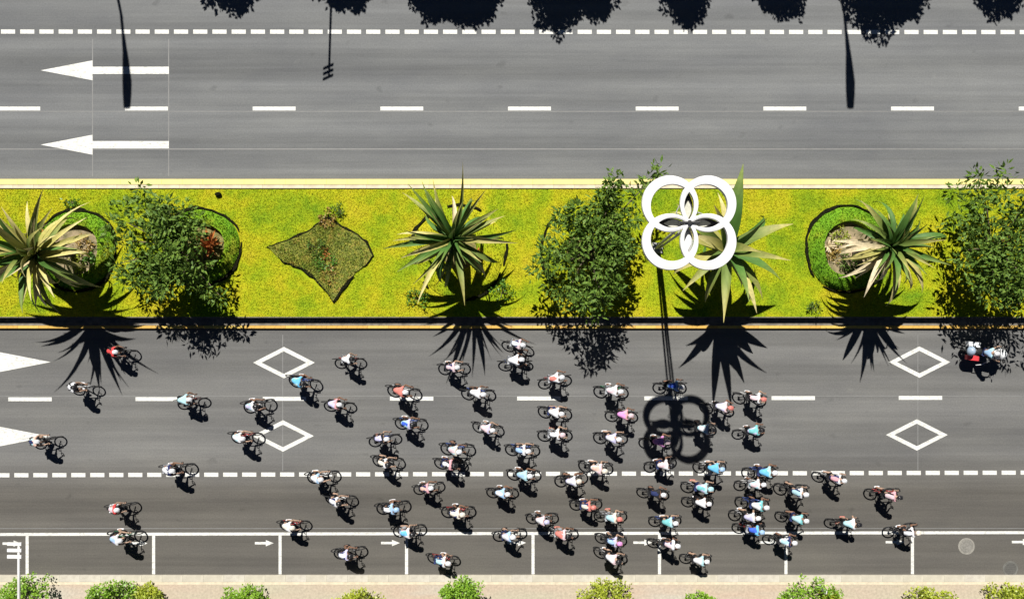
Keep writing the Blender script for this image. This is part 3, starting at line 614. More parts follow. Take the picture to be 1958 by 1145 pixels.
# ------------------------------------------------------------------ street lamps
def cobra(sx, label):
    hp = 8.6; hh = 9.0; off = lambda h: (h * SX / S, h * SY / S)
    base = G(sx - 57, 22 - off(hp)[1] - 8, 0.13); e = empty('street_lamp', base); tag(e, label, 'street lamp', 'street lamps on the far pavement')
    def q(shx, shy, h): o = off(h); return G(shx - o[0], shy - o[1], h) - Vector((base.x, base.y, 0.13))
    top = q(sx + 2, 30, hp)
    mb = MB(); mb.tube([(0, 0, 0), (0, 0, 1.0), (top.x, top.y, hp)], [0.13, 0.10, 0.065], 10); mb.build('post', M['grey_metal'], e, smooth=True)
    mb = MB(); mb.tube([top - Vector((0, 0, 0.05)), q(sx + 5, 62, hp + 0.25), q(sx + 9, 100, hp + 0.4)], [0.07, 0.075, 0.12], 10); mb.build('arm', M['grey_metal'], e, smooth=True)
    mb = MB(); mb.tube([q(sx + 9, 98, hp + 0.4), q(sx + 11, 128, hp + 0.4), q(sx + 13, 158, hp + 0.4), q(sx + 13, 180, hp + 0.4), q(sx + 13, 206, hp + 0.38)], [0.12, 0.18, 0.23, 0.215, 0.17], 12, flat=0.5); mb.build('lamp_head', M['grey_metal'], e, smooth=True)
cobra(230, 'street lamp on the far pavement casting the long shadow across the upper arrow')
cobra(1613, 'street lamp on the far pavement casting the long shadow at upper right')
def bar_lamp(base, tip, hgt, label, tilt=28):
    e = empty('bar_lamp', base); tag(e, label, 'street lamp', 'lamps with three bars'); t = tip - base; d = Vector((t.x, t.y, 0)).normalized(); side = Vector((-d.y, d.x, 0))
    mb = MB(); mb.tube([(0, 0, 0), (0, 0, hgt - 0.15)], [0.10, 0.06], 10); mb.build('post', M['white_metal'], e, smooth=True)
    mb = MB(); mb.tube([(0, 0, hgt - 0.2), d * 0.25 + Vector((0, 0, hgt)), Vector((t.x, t.y, hgt)) - d * 0.55, Vector((t.x, t.y, hgt)) + d * 0.03], [0.06, 0.058, 0.055, 0.045], 10); mb.build('arm', M['white_metal'], e, smooth=True)
    for k in range(3):
        c = Vector((t.x, t.y, hgt + 0.03)) - d * 0.26 * k + side * (0.16 if t.y > 0 else -0.05)
        mb = MB(); T = Matrix.Translation(c) @ Matrix.Rotation(math.atan2(side.y, side.x), 4, 'Z') @ Matrix.Rotation(R(tilt), 4, 'Y') @ Matrix.Rotation(R(tilt * 0.4), 4, 'X'); mb.box(None, (0.60, 0.13, 0.05), M=T); mb.build('light_bar', M['white_metal'], e)
tp = P(40, 1037, 6.0); bar_lamp(Vector((tp.x, (572.5 - 1168) * S, 0.13)), tp, 6.0, 'white lamp post with three short bars at the lower left corner', 3)
hs = 6.0; t2 = G(628 - hs * SX / S, 143 - hs * SY / S, hs); bar_lamp(Vector((t2.x + 0.14, t2.y + 4.6, 0.13)), t2, hs, 'lamp on the far pavement whose zigzag bars shade the upper road')
mb = MB(); mb.lathe([(0.0, 0.0), (0.10, 0.0), (0.10, 0.7), (0.085, 0.76), (0.0, 0.78)], 14)
e = empty('bollard', P(1573, 1126, 0.5)); e.location.z = 0.13; tag(e, 'white bollard on the lower pavement between two shrubs', 'bollard'); mb.build('post', M['white_metal'], e, smooth=True)
mb = MB(); mb.lathe([(0.101, 0.5), (0.106, 0.51), (0.106, 0.56), (0.101, 0.57)], 14); mb.build('band', M['dark_metal'], e)

# manholes in the last bay
M['dark_cover'] = plain('asphalt_filled_cover', (0.088, 0.086, 0.080), (0.075, 0.073, 0.068), 8, 0.9); M['faint_rim'] = plain('dirty_rim', (0.13, 0.13, 0.12), (0.09, 0.088, 0.08), 5, 0.9)
M['manhole'] = plain('manhole_concrete', (0.26, 0.25, 0.22), (0.19, 0.18, 0.16), 6, 0.85, bmp=0.3); M['iron'] = plain('worn_iron', (0.22, 0.21, 0.19), (0.15, 0.145, 0.13), 9, 0.8, 0.0)
for x, y, r, lab, mt in ((1848, 1044, 16, 'round manhole with pale rim beside the last bay divider', 'manhole'), (1932, 1087, 15, 'faint round manhole near the kerb at the lower right', 'asphalt_s')):
    p = G(x, y, 0.0); e = empty('manhole', p); tag(e, lab, 'manhole'); r *= S
    mb = MB(); mb.lathe([(r, 0.002), (r * 0.97, 0.012), (r * 0.76, 0.012), (r * 0.75, 0.004)], 30); mb.build('rim', M['manhole'] if mt == 'manhole' else M['faint_rim'], e)
    mb = MB(); mb.lathe([(r * 0.74, 0.003), (r * 0.73, 0.010), (0.0, 0.010)], 30)
    for k in range(-2, 3): mb.box((0, k * r * 0.25, 0.012), (r * math.sqrt(max(0.1, 0.5 - (k * 0.25) ** 2)) * 1.6, 0.025, 0.008))
    mb.build('cover', M['iron'] if mt == 'manhole' else M['dark_cover'], e)

# ------------------------------------------------------------------ bicycles
WR = 0.335; BB = Vector((-0.09, 0, 0.275))
def make_bicycle_meshes():
    d = {}
    mb = MB(); s = Vector((-0.24, 0, 0.80)); hd0, hd1 = Vector((0.37, 0, 0.62)), Vector((0.325, 0, 0.80)); rh, fh = Vector((-0.5, 0, WR)), Vector((0.5, 0, WR))
    mb.tube([hd0, BB], 0.026, 8); mb.tube([hd1 - Vector((0, 0, 0.03)), s], 0.019, 8); mb.tube([BB, s, Vector((-0.27, 0, 0.93))], [0.02, 0.018, 0.015], 8); mb.tube([hd0, hd1], 0.024, 8)
    for y in (-1, 1):
        mb.tube([BB + Vector((0, 0.03 * y, 0)), rh + Vector((0, 0.065 * y, 0))], 0.012, 6); mb.tube([s + Vector((0, 0.015 * y, -0.06)), rh + Vector((0, 0.06 * y, 0))], 0.010, 6)
        mb.tube([hd0 + Vector((0.0, 0.03 * y, 0)), hd0 + Vector((0.04, 0.05 * y, -0.1)), fh + Vector((0, 0.05 * y, 0))], [0.018, 0.016, 0.010], 6)
    mb.tube([hd0 + Vector((0, -0.04, 0)), hd0 + Vector((0, 0.04, 0))], 0.022, 6)
    d['frame'] = mb.mesh('frame', gloss((0.03, 0.03, 0.03)), True)
    mb = MB(); mb.ring((0, 0, 0), WR - 0.016, 0.016, 'Y', 32, 8); d['wheel'] = mb.mesh('wheel', M['rubber'], True)
    mb = MB(); mb.ring((0, 0, 0), WR - 0.052, 0.024, 'Y', 32, 6, w=0.012); d['rim'] = mb.mesh('rim', M['carbon'], True)
    mb = MB(); mb.tube([(0, -0.05, 0), (0, 0.05, 0)], 0.022, 10)
    for k in range(14): a = 2 * math.pi * k / 14; mb.tube([(0.02 * math.cos(a), 0.03 * (-1) ** k, 0.02 * math.sin(a)), ((WR - 0.07) * math.cos(a), 0, (WR - 0.07) * math.sin(a))], 0.0018, 3)
    d['hub'] = mb.mesh('hub', M['dark_metal'])
    mb = MB(); mb.tube([(-0.50, -0.03, WR), (-0.50, -0.065, WR)], 0.055, 14); mb.ring((-0.5, -0.05, WR), 0.045, 0.012, 'Y', 16, 6); mb.box((-0.49, -0.07, 0.22), (0.05, 0.02, 0.14))
    mb.box((-0.295, -0.05, 0.385), (0.42, 0.008, 0.012), M=Matrix.Translation((-0.295, -0.05, 0.36)) @ Matrix.Rotation(R(3), 4, 'Y')); mb.box(None, (0.42, 0.008, 0.012), M=Matrix.Translation((-0.295, -0.05, 0.20)) @ Matrix.Rotation(R(-6), 4, 'Y'))
    d['cassette'] = mb.mesh('cassette', M['dark_metal'])
    mb = MB(); out = [(-0.13, 0.065), (-0.09, 0.075), (-0.03, 0.05), (0.04, 0.022), (0.13, 0.018), (0.14, 0.0)]; out = out + [(x, -y) for x, y in out[-2::-1]]
    mb.prism([(x - 0.27, y) for x, y in out[::-1]], 0.93, 0.965); d['saddle'] = mb.mesh('saddle', M['saddle'])
    mb = MB(); mb.tube([(0.32, 0, 0.80), (0.31, 0, 0.86), (0.42, 0, 0.88)], [0.016, 0.016, 0.018], 8)
    mb.tube([(0.42, -0.20, 0.88), (0.42, 0.20, 0.88)], 0.015, 8)
    for y in (-1, 1): mb.tube([(0.42, 0.18 * y, 0.88), (0.44, 0.205 * y, 0.88), (0.51, 0.21 * y, 0.89), (0.535, 0.212 * y, 0.83), (0.50, 0.215 * y, 0.77), (0.40, 0.218 * y, 0.75)], [0.015, 0.015, 0.018, 0.015, 0.015, 0.015], 7); mb.tube([(0.50, 0.21 * y, 0.89), (0.535, 0.208 * y, 0.945)], [0.018, 0.014], 7)
    d['handlebar'] = mb.mesh('handlebar', M['rubber'], True)
    return d
BK = make_bicycle_meshes()
def crank_mesh(th):
    mb = MB(); mb.tube([(0, -0.07, 0), (0, 0.07, 0)], 0.02, 8); mb.ring((0, -0.05, 0), 0.085, 0.012, 'Y', 20, 5, w=0.006); mb.ring((0, -0.05, 0), 0.05, 0.01, 'Y', 12, 5, w=0.006)
    pm = []
    for y, s in ((-1, 1), (1, -1)):
        p = Vector((0.17 * math.cos(th) * s, 0, 0.17 * math.sin(th) * s)); mb.tube([(0, 0.072 * y, 0), p + Vector((0, 0.08 * y, 0))], [0.015, 0.012], 6); pm.append(p + Vector((0, 0.125 * y, 0)))
    me = mb.mesh('crankset', M['dark_metal']); m2 = MB(); m2.box((0, 0, 0), (0.09, 0.08, 0.02)); return me, m2, pm
pedal_mb = MB(); pedal_mb.box((0, 0, 0), (0.09, 0.08, 0.02)); pedal_me = pedal_mb.mesh('pedal', M['dark_metal'])
CRANKS = {}
def bicycle(loc, rz, th, label, paint, rx=0.0):
    e = empty('bicycle', loc, rz); e.rotation_euler = (rx, 0, rz); tag(e, label, 'bicycle', 'racing bicycles in the pack')
    f = obj('frame', BK['frame'], e); f.material_slots[0].link = 'OBJECT'; f.material_slots[0].material = gloss(paint)
    for x in (-0.5, 0.5):
        w = obj('wheel', BK['wheel'], e, (x, 0, WR), (0, random.uniform(0, 6), 0)); obj('rim', BK['rim'], w); obj('hub', BK['hub'], w)
    for n in ('cassette', 'saddle', 'handlebar'): obj(n, BK[n], e)
    if th not in CRANKS: CRANKS[th] = crank_mesh(th)
    me, _, pm = CRANKS[th]; c = obj('crankset', me, e, BB)
    for p in pm: obj('pedal', pedal_me, c, p)
    return e

# ------------------------------------------------------------------ riders
def skin_mesh(name, V, E, mats, sub=1):
    """V: {key: (pos, radius)}; one continuous surface grown round the joints"""
    ks = list(V); ix = {k: i for i, k in enumerate(ks)}; me = bpy.data.meshes.new(name)
    me.from_pydata([tuple(V[k][0]) for k in ks], [(ix[a], ix[b]) for a, b in E], []); o = bpy.data.objects.new(name, me); C.objects.link(o)
    md = o.modifiers.new('skin', 'SKIN'); md.use_smooth_shade = True; md.branch_smoothing = 0.3
    for i, k in enumerate(ks):
        r = V[k][1]; o.data.skin_vertices[0].data[i].radius = (r, r) if not hasattr(r, '__len__') else r
        o.data.skin_vertices[0].data[i].use_root = (i == 0)
    o.modifiers.new('sub', 'SUBSURF').levels = sub; o.modifiers['sub'].render_levels = sub
    dg = bpy.context.evaluated_depsgraph_get(); dg.update(); out = bpy.data.meshes.new_from_object(o.evaluated_get(dg)); out.name = name
    bpy.data.objects.remove(o); bpy.data.meshes.remove(me); out.materials.clear()
    for m in mats: out.materials.append(m)
    out.polygons.foreach_set('use_smooth', [True] * len(out.polygons)); return out
def merge(me, mb):
    """add the shapes of an MB to a mesh, keeping it one mesh"""
    b = bmesh.new(); b.from_mesh(me); t = bpy.data.meshes.new('t'); t.from_pydata(mb.v, [], mb.f); t.polygons.foreach_set('material_index', mb.m); t.polygons.foreach_set('use_smooth', [True] * len(t.polygons)); b.from_mesh(t)
    b.to_mesh(me); b.free(); bpy.data.meshes.remove(t); return me
def ik(a, b, l1, l2, fwd):
    d = b - a; L = min(d.length, (l1 + l2) * 0.995); u = d.normalized(); x = (l1 * l1 - l2 * l2 + L * L) / (2 * L); h = math.sqrt(max(0, l1 * l1 - x * x)); p = (fwd - u * fwd.dot(u)).normalized()
    return a + u * x + p * h
def fingers(mb, wrist, hand, side, grip):
    """palm lies between wrist and hand; four unequal fingers curl down round the grip, the thumb leaves the side of the palm"""
    d = (hand - wrist).normalized(); up = Vector((0, 0, 1)); lat = Vector((0, 1, 0))
    for k, ln in enumerate((0.070, 0.080, 0.075, 0.058)):
        o = hand + lat * (0.030 - 0.02 * k) * side * -1; p1 = o + d * ln * 0.45 + up * 0.004; p2 = p1 + d * ln * 0.15 - up * ln * 0.40; p3 = p2 - d * ln * 0.30 - up * ln * 0.15
        mb.tube([o, p1, p2, p3], [0.010, 0.0095, 0.009, 0.0075], 6)
    o = wrist.lerp(hand, 0.45) - lat * 0.028 * side; mb.tube([o, o - lat * 0.022 * side + d * 0.025 - up * 0.01, o - lat * 0.018 * side + d * 0.05 - up * 0.03], [0.012, 0.011, 0.008], 6)
def rider_meshes(th, chest, headp, elbow_out, hands, pel=(-0.27, 0, 1.035)):
    pel = Vector(pel); chest = Vector(chest); waist = pel.lerp(chest, 0.48) + Vector((-0.02, 0, 0.04)); head = Vector(headp)
    nb = chest + (head - chest) * 0.42; V = {'pel': (pel, 0.125), 'waist': (waist, 0.134), 'chest': (chest, 0.15), 'nb': (nb, 0.075), 'neck': (chest.lerp(head, 0.72), 0.06), 'head': (head, 0.092), 'crown': (head + Vector((0.03, 0, 0.075)), 0.075)}
    E = [('pel', 'waist'), ('waist', 'chest'), ('chest', 'nb'), ('nb', 'neck'), ('neck', 'head'), ('head', 'crown')]; J = {}
    mb = MB()
    for n, y, s in (('L', 1, -1), ('R', -1, 1)):
        sh = chest + Vector((0.045, 0.185 * y, 0.03)); hd = Vector(hands) * 1; hd.y *= y; wr = hd + Vector((-0.075, 0, 0.015))
        el = ik(sh, wr, 0.29, 0.26, Vector((-0.2, elbow_out * y, -1.0)))
        hip = pel + Vector((0.05, 0.10 * y, -0.055)); pd = BB + Vector((0.17 * math.cos(th) * s, 0.125 * y, 0.17 * math.sin(th) * s))
        an = pd + Vector((-0.125, -0.005 * y, 0.095)); kn = ik(hip, an, 0.43, 0.43, Vector((1, 0.06 * y, 0.25))); toe = pd + Vector((0.045, 0, 0.03)); heel = pd + Vector((-0.15, 0, 0.045))
        V.update({'sh' + n: (sh, 0.07), 'ua' + n: (sh.lerp(el, 0.5), 0.05), 'el' + n: (el, 0.042), 'fa' + n: (el.lerp(wr, 0.35), 0.042), 'wr' + n: (wr, 0.028), 'hd' + n: (hd, (0.036, 0.02)),
                  'hip' + n: (hip, 0.095), 'th' + n: (hip.lerp(kn, 0.45), 0.082), 'kn' + n: (kn, 0.058), 'cf' + n: (kn.lerp(an, 0.35) + Vector((-0.02, 0, 0)), 0.055), 'an' + n: (an, 0.036), 'ft' + n: (toe, 0.034)})
        E += [('chest', 'sh' + n), ('sh' + n, 'ua' + n), ('ua' + n, 'el' + n), ('el' + n, 'fa' + n), ('fa' + n, 'wr' + n), ('wr' + n, 'hd' + n), ('pel', 'hip' + n), ('hip' + n, 'th' + n), ('th' + n, 'kn' + n), ('kn' + n, 'cf' + n), ('cf' + n, 'an' + n), ('an' + n, 'ft' + n)]
        fingers(mb, wr, hd + Vector((0.015, 0, 0)), y, None); J[n] = dict(toe=toe, heel=heel, an=an, pd=pd)
    f = head + Vector((0.085, 0, -0.01)); mb.tube([f + Vector((-0.03, 0, 0.03)), f + Vector((0.018, 0, -0.012)), f + Vector((-0.015, 0, -0.03))], [0.010, 0.016, 0.010], 6)   # nose
    for y in (-1, 1):
        mb.ball(head + Vector((-0.01, 0.092 * y, 0.0)), (0.022, 0.012, 0.032), 8, 6)                       # ears
        mb.ball(f + Vector((-0.006, 0.033 * y, 0.022)), (0.010, 0.013, 0.010), 8, 5, mat=1)                # eyes
    mb.ball(f + Vector((-0.012, 0, -0.055)), (0.010, 0.026, 0.008), 8, 5, mat=2)                           # mouth
    V = {k: V[k] for k in ['pel'] + [k for k in V if k != 'pel']}
    body = merge(skin_mesh('person', V, E, [M['skin'], M['rubber'], M['lips']]), mb)
    g = 0.014; K = lambda *ks: {k: (V[k][0], V[k][1] + g if not hasattr(V[k][1], '__len__') else V[k][1]) for k in ks}
    jv = K('pel', 'waist', 'chest'); jv['pel'] = (pel + Vector((-0.03, 0, 0.01)), 0.135); jv['collar'] = (nb, 0.082); je = [('pel', 'waist'), ('waist', 'chest'), ('chest', 'collar')]
    for n in 'LR': jv.update({'sh' + n: (V['sh' + n][0], 0.088), 'ua' + n: (V['ua' + n][0], 0.066)}); je += [('chest', 'sh' + n), ('sh' + n, 'ua' + n)]
    j = skin_mesh('jersey', jv, je, [M['skin'], M['skin'], M['skin']])
    cut = waist.lerp(chest, 0.72).x + 0.01
    j.polygons.foreach_set('material_index', [1 if (p.center.x > cut or abs(p.center.y) > 0.165) else 2 if (abs(p.center.y) > 0.09 or p.center.x < pel.x + 0.02) else 0 for p in j.polygons])
    sv = K('pel'); sv['pel'] = (pel + Vector((0.02, 0, -0.03)), 0.132); se = []
    for n in 'LR': sv.update(K('hip' + n, 'th' + n)); sv['lo' + n] = (V['th' + n][0].lerp(V['kn' + n][0], 0.6), 0.076); se += [('pel', 'hip' + n), ('hip' + n, 'th' + n), ('th' + n, 'lo' + n)]
    sh = skin_mesh('shorts', sv, se, [M['skin']])
    mb = MB(); Mx = Matrix.Rotation(R(12), 3, 'Y'); hc = head + Vector((0.0, 0, 0.035))
    mb.ball(hc, (0.150, 0.108, 0.115), 18, 9, zmin=-0.12, M=Mx)
    for k in range(-2, 3):
        if k: pass
        mb.tube([hc + Mx @ Vector((0.13 * math.cos(t), 0.036 * k, 0.113 * math.sin(t) * math.sqrt(max(0.05, 1 - (0.036 * k / 0.108) ** 2)) + 0.004)) for t in [R(20 + 14 * i) for i in range(11)]], 0.011, 5)
    he = mb.mesh('helmet', M['skin'], True)
    shoes = []
    for n in 'LR':
        q = J[n]; m2 = MB(); m2.tube([q['heel'] + Vector((0, 0, 0.0)), q['heel'].lerp(q['toe'], 0.3) + Vector((0, 0, 0.008)), q['heel'].lerp(q['toe'], 0.75), q['toe'] + Vector((0.055, 0, -0.004)), q['toe'] + Vector((0.075, 0, -0.006))], [0.030, 0.042, 0.044, 0.036, 0.015], 10, flat=0.85); m2.tube([q['an'] + Vector((0, 0, 0.02)), q['heel'].lerp(q['toe'], 0.18)], [0.046, 0.044], 10)
        shoes.append(m2.mesh('shoe', M['skin'], True))
    return dict(body=body, jersey=j, shorts=sh, helmet=he, shoes=shoes, th=th)
M['lips'] = plain('lips', (0.35, 0.12, 0.10), (0.28, 0.10, 0.08), 9, 0.5)
HD = (0.50, 0.21, 0.955)
DR = (0.44, 0.215, 0.80); TP = (0.42, 0.15, 0.935)   # hands in the drops, on the tops
POSES = [rider_meshes(R(-70), (0.06, 0, 1.30), (0.28, 0, 1.46), 0.5, HD),
         rider_meshes(R(95), (0.08, 0, 1.26), (0.31, 0, 1.40), 0.9, HD),
         rider_meshes(R(-10), (0.05, 0, 1.33), (0.25, 0, 1.51), 0.35, HD),
         rider_meshes(R(150), (0.12, 0, 1.20), (0.36, 0, 1.32), 1.2, DR),
         rider_meshes(R(30), (0.07, 0, 1.29), (0.29, 0.03, 1.44), 0.6, HD),
         rider_meshes(R(60), (0.02, 0, 1.37), (0.20, 0.02, 1.57), 0.7, TP),
         rider_meshes(R(-120), (0.20, 0.03, 1.40), (0.42, 0.04, 1.55), 0.6, HD, (-0.12, 0.02, 1.10)),
         rider_meshes(R(-40), (0.10, -0.02, 1.23), (0.33, -0.05, 1.33), 0.8, DR)]
def setm(o, *ms):
    for s, m in zip(o.material_slots, ms): s.link = 'OBJECT'; s.material = m
def person(pose, loc, rz, label, jersey, accent, helmet, shorts, shoe, skin, panel, rx=0.0, group='cyclists in the pack'):
    p = obj('person', pose['body'], None, loc, (rx, 0, rz)); tag(p, label, 'person', group); setm(p, skin, M['rubber'], M['lips'])
    j = obj('jersey', pose['jersey'], p); setm(j, cloth(jersey), cloth(accent), cloth(panel)); s = obj('shorts', pose['shorts'], p); setm(s, cloth(shorts)); h = obj('helmet', pose['helmet'], p); setm(h, gloss(helmet))
    for m in pose['shoes']: q = obj('shoe', m, p); setm(q, gloss(shoe))
    return p
W = (0.66, 0.67, 0.70); CREAM = (0.66, 0.62, 0.54); LIL = (0.50, 0.49, 0.68); K_ = (0.015, 0.015, 0.018); NAVY = (0.02, 0.03, 0.10); RED = (0.62, 0.06, 0.06); PINK = (0.62, 0.33, 0.37); PPK = (0.66, 0.51, 0.55)
SKY = (0.14, 0.45, 0.72); PAQ = (0.38, 0.60, 0.66); AQ = (0.17, 0.48, 0.50); BLUE = (0.05, 0.12, 0.60); LBL = (0.32, 0.48, 0.68); TEAL = (0.05, 0.25, 0.26); ORC = (0.66, 0.28, 0.58); MAG = (0.60, 0.22, 0.46); SAL = (0.60, 0.20, 0.17); PEACH = (0.66, 0.44, 0.37); GRY = (0.30, 0.31, 0.33)
# x, y of the bicycle on the plan, jersey, accent (shoulders and sleeves), helmet, description
RID = [
 (238, 667, RED, RED, W, 'red jersey inside the shadow of the leftmost palm'),
 (168, 737, W, W, K_, 'white jersey at the tip of the leftmost palm shadow'),
 (370, 762, PAQ, PAQ, W, 'pale aqua jersey at the end of the second lane dash'),
 (95, 836, NAVY, PEACH, W, 'dark navy jersey at the tip of the lower left arrow'),
 (496, 764, LIL, W, K_, 'lilac white jersey over the third lane dash'),
 (473, 826, W, W, W, 'white jersey at the left tip of the lower left diamond'),
 (344, 886, W, NAVY, W, 'white and navy jersey, leftmost beside the lower dotted line'),
 (238, 961, PPK, RED, W, 'pink and red jersey, upper of the lower left pair'),
 (247, 1013, LBL, W, W, 'pale blue jersey on the bay line at far left'),
 (669, 685, W, W, K_, 'white jersey alone right of the upper left diamond'),
 (583, 721, SKY, SKY, K_, 'sky blue jersey just under the upper left diamond'),
 (649, 768, LIL, PINK, W, 'lilac and pink jersey between third and fourth lane dashes'),
 (772, 739, SAL, SAL, W, 'red jersey just above the fourth lane dash'),
 (867, 694, PPK, PPK, W, 'pale pink jersey at the shadow tip of the second palm'),
 (785, 799, BLUE, LIL, K_, 'royal blue jersey just below the fourth lane dash'),
 (735, 832, LIL, K_, W, 'lilac and black jersey right of the lower left diamond'),
 (742, 872, CREAM, W, K_, 'cream jersey just above the dotted line, below lilac and black'),
 (913, 743, W, W, W, 'white jersey between fourth and fifth lane dashes'),
 (932, 809, PPK, LIL, W, 'pink and lilac jersey below the gap after fourth lane dash'),
 (874, 847, PPK, CREAM, W, 'cream pink jersey, upper of a close pair above the dotted line'),
 (861, 878, W, PINK, K_, 'white and pink jersey, lower of a close pair at dotted line'),
 (988, 657, W, PPK, W, 'white jersey, topmost of the two beside the median kerb'),
 (984, 691, W, W, W, 'white jersey directly below the rider nearest the median kerb'),
 (1059, 721, SAL, W, W, 'salmon red and white jersey just above the fifth lane dash'),
 (1166, 738, PPK, W, W, 'pale pink jersey left of the ring lamp shadow, highest there'),
 (1278, 731, BLUE, LBL, W, 'blue jersey at the top of the ring lamp shadow'),
 (1059, 778, W, W, W, 'white jersey directly below the fifth lane dash'),
 (1186, 786, ORC, PINK, PPK, 'orchid pink jersey left of the ring lamp shadow'),
 (1059, 822, W, W, PPK, 'white jersey second below the fifth lane dash'),
 (1165, 826, W, LIL, W, 'white and lilac jersey under the orchid pink rider'),
 (1252, 836, MAG, ORC, PPK, 'magenta jersey in the lower left ring shadow'),
 (1368, 773, W, PPK, SAL, 'white and pale pink jersey at the right edge of ring shadow'),
 (1335, 808, W, W, K_, 'white jersey inside the right half of the ring shadow'),
 (1430, 752, PPK, W, SAL, 'pink and white jersey left of the seventh lane dash'),
 (1428, 818, AQ, AQ, K_, 'turquoise jersey right of the ring lamp shadow'),
 (997, 849, LBL, W, W, 'light blue jersey above the dotted line near picture centre'),
 (1000, 897, LBL, PAQ, W, 'steel blue jersey on the dotted line near picture centre'),
 (1137, 881, PEACH, PPK, CREAM, 'peach jersey above the dotted line below the white and lilac rider'),
 (1260, 878, PPK, W, K_, 'pink jersey above the dotted line under the magenta rider'),
 (1354, 881, SKY, SKY, LBL, 'sky blue jersey just below the ring lamp shadow'),
 (1449, 892, SKY, PAQ, W, 'bright cyan jersey on the dotted line, top of the tight column'),
 (1431, 915, PPK, W, W, 'pink and white jersey, second in the tight column'),
 (1090, 905, W, W, CREAM, 'white jersey on the dotted line right of steel blue rider'),
 (959, 932, W, LBL, W, 'white and light blue jersey below the dotted line near centre'),
 (1246, 934, NAVY, K_, W, 'navy jersey below the dotted line'),
 (1332, 921, AQ, PAQ, PAQ, 'pale teal jersey, upper of two below the sky blue rider'),
 (1331, 949, W, W, W, 'white jersey, lower of two below the sky blue rider'),
 (1435, 949, W, AQ, W, 'white and turquoise jersey, third in the tight column'),
 (1118, 953, CREAM, SAL, SAL, 'cream jersey and red helmet between dotted and bay lines'),
 (1165, 976, PAQ, CREAM, SAL, 'pale aqua jersey and red helmet above the bay line'),
 (1035, 980, W, PPK, LIL, 'white and pink jersey above the fifth bay divider'),
 (1071, 1008, SAL, PPK, K_, 'salmon jersey on the bay line right of fifth divider'),
 (973, 1012, W, LBL, W, 'white and pale blue jersey on the bay line before fifth divider'),
 (1269, 985, AQ, PAQ, W, 'aqua jersey just above the sixth bay divider'),
 (1166, 1020, LBL, LIL, ORC, 'pale blue and lilac jersey on the bay line'),
 (1165, 1050, W, PPK, K_, 'pinkish white jersey inside the fifth bay'),
 (1266, 1030, PPK, W, W, 'pale pink jersey at the top of the sixth bay divider'),
 (1327, 1058, W, PAQ, W, 'white jersey inside the sixth bay, lowest right rider'),
 (1421, 972, LIL, W, W, 'lilac white jersey, fourth in the tight column'),
 (1428, 1000, BLUE, SKY, LBL, 'royal blue jersey, fifth and lowest in the tight column'),
 (1487, 1021, PAQ, NAVY, W, 'pale aqua and navy jersey at the seventh bay divider'),
 (1509, 924, PAQ, W, W, 'pale aqua jersey right of the tight column, upper of two'),
 (1510, 978, PAQ, AQ, W, 'aqua jersey right of the tight column, lower of two'),
 (1580, 904, PINK, W, W, 'pink jersey, rightmost rider on the dotted line'),
 (1681, 933, PPK, PINK, K_, 'pink jersey and black helmet leading below the dotted line'),
 (1605, 991, PAQ, W, K_, 'white and aqua jersey above the bay line, second from the front'),
 (1715, 1003, W, W, CREAM, 'white jersey at the eighth bay divider, front of the pack'),
 (618, 900, W, LBL, W, 'white and light blue jersey on dotted line, left of the pack'),
 (652, 944, W, W, K_, 'white jersey right below the dotted line, left of the pack'),
 (751, 958, W, LBL, LBL, 'white and pale blue jersey left of the peach rider'),
 (819, 923, PEACH, PINK, W, 'peach pink jersey just below the dotted line'),
 (875, 967, CREAM, CREAM, CREAM, 'all cream kit below the peach pink rider'),
 (564, 994, CREAM, W, CREAM, 'cream white jersey above the third bay divider'),
 (782, 1003, SKY, W, K_, 'sky blue jersey at the fourth bay divider'),
 (669, 1045, W, LIL, K_, 'white and lilac jersey inside the third parking bay'),
 (847, 1059, PAQ, W, W, 'pale aqua and white jersey inside the fourth bay'),
]
SHORTS = [K_, K_, K_, K_, NAVY, K_, GRY, K_]; SHOE = [W, W, K_, SAL, W, K_, W]; PAINT = [K_, K_, (0.25, 0.02, 0.02), K_, (0.02, 0.05, 0.2), (0.35, 0.35, 0.36), K_, (0.02, 0.12, 0.06), K_, (0.5, 0.5, 0.5)]
rr = random.Random(99)
for i, (x, y, jc, ac, hc, desc) in enumerate(RID):
    pose = POSES[rr.choice((0, 0, 1, 1, 2, 3, 4, 4, 5, 6, 7))]; rz = R(rr.gauss(0, 5.5)); rx = R(rr.gauss(0, 2.5)); loc = G(x, y, 0.0)
    sh = W if i == 7 else rr.choice(SHORTS); pan = rr.choice((jc, jc, ac, K_, NAVY, LIL, W, PAQ))
    sc_ = rr.uniform(0.95, 1.06)
    bicycle(loc, rz, pose['th'], 'bicycle under cyclist in ' + desc, rr.choice(PAINT), rx).scale = (sc_,) * 3
    person(pose, loc, rz, 'cyclist in ' + desc, jc, ac, hc, sh, rr.choice(SHOE), rr.choice((M['skin'], M['skin'], M['skin_dark'], M['skin_dark'])), pan, rx).scale = (sc_,) * 3

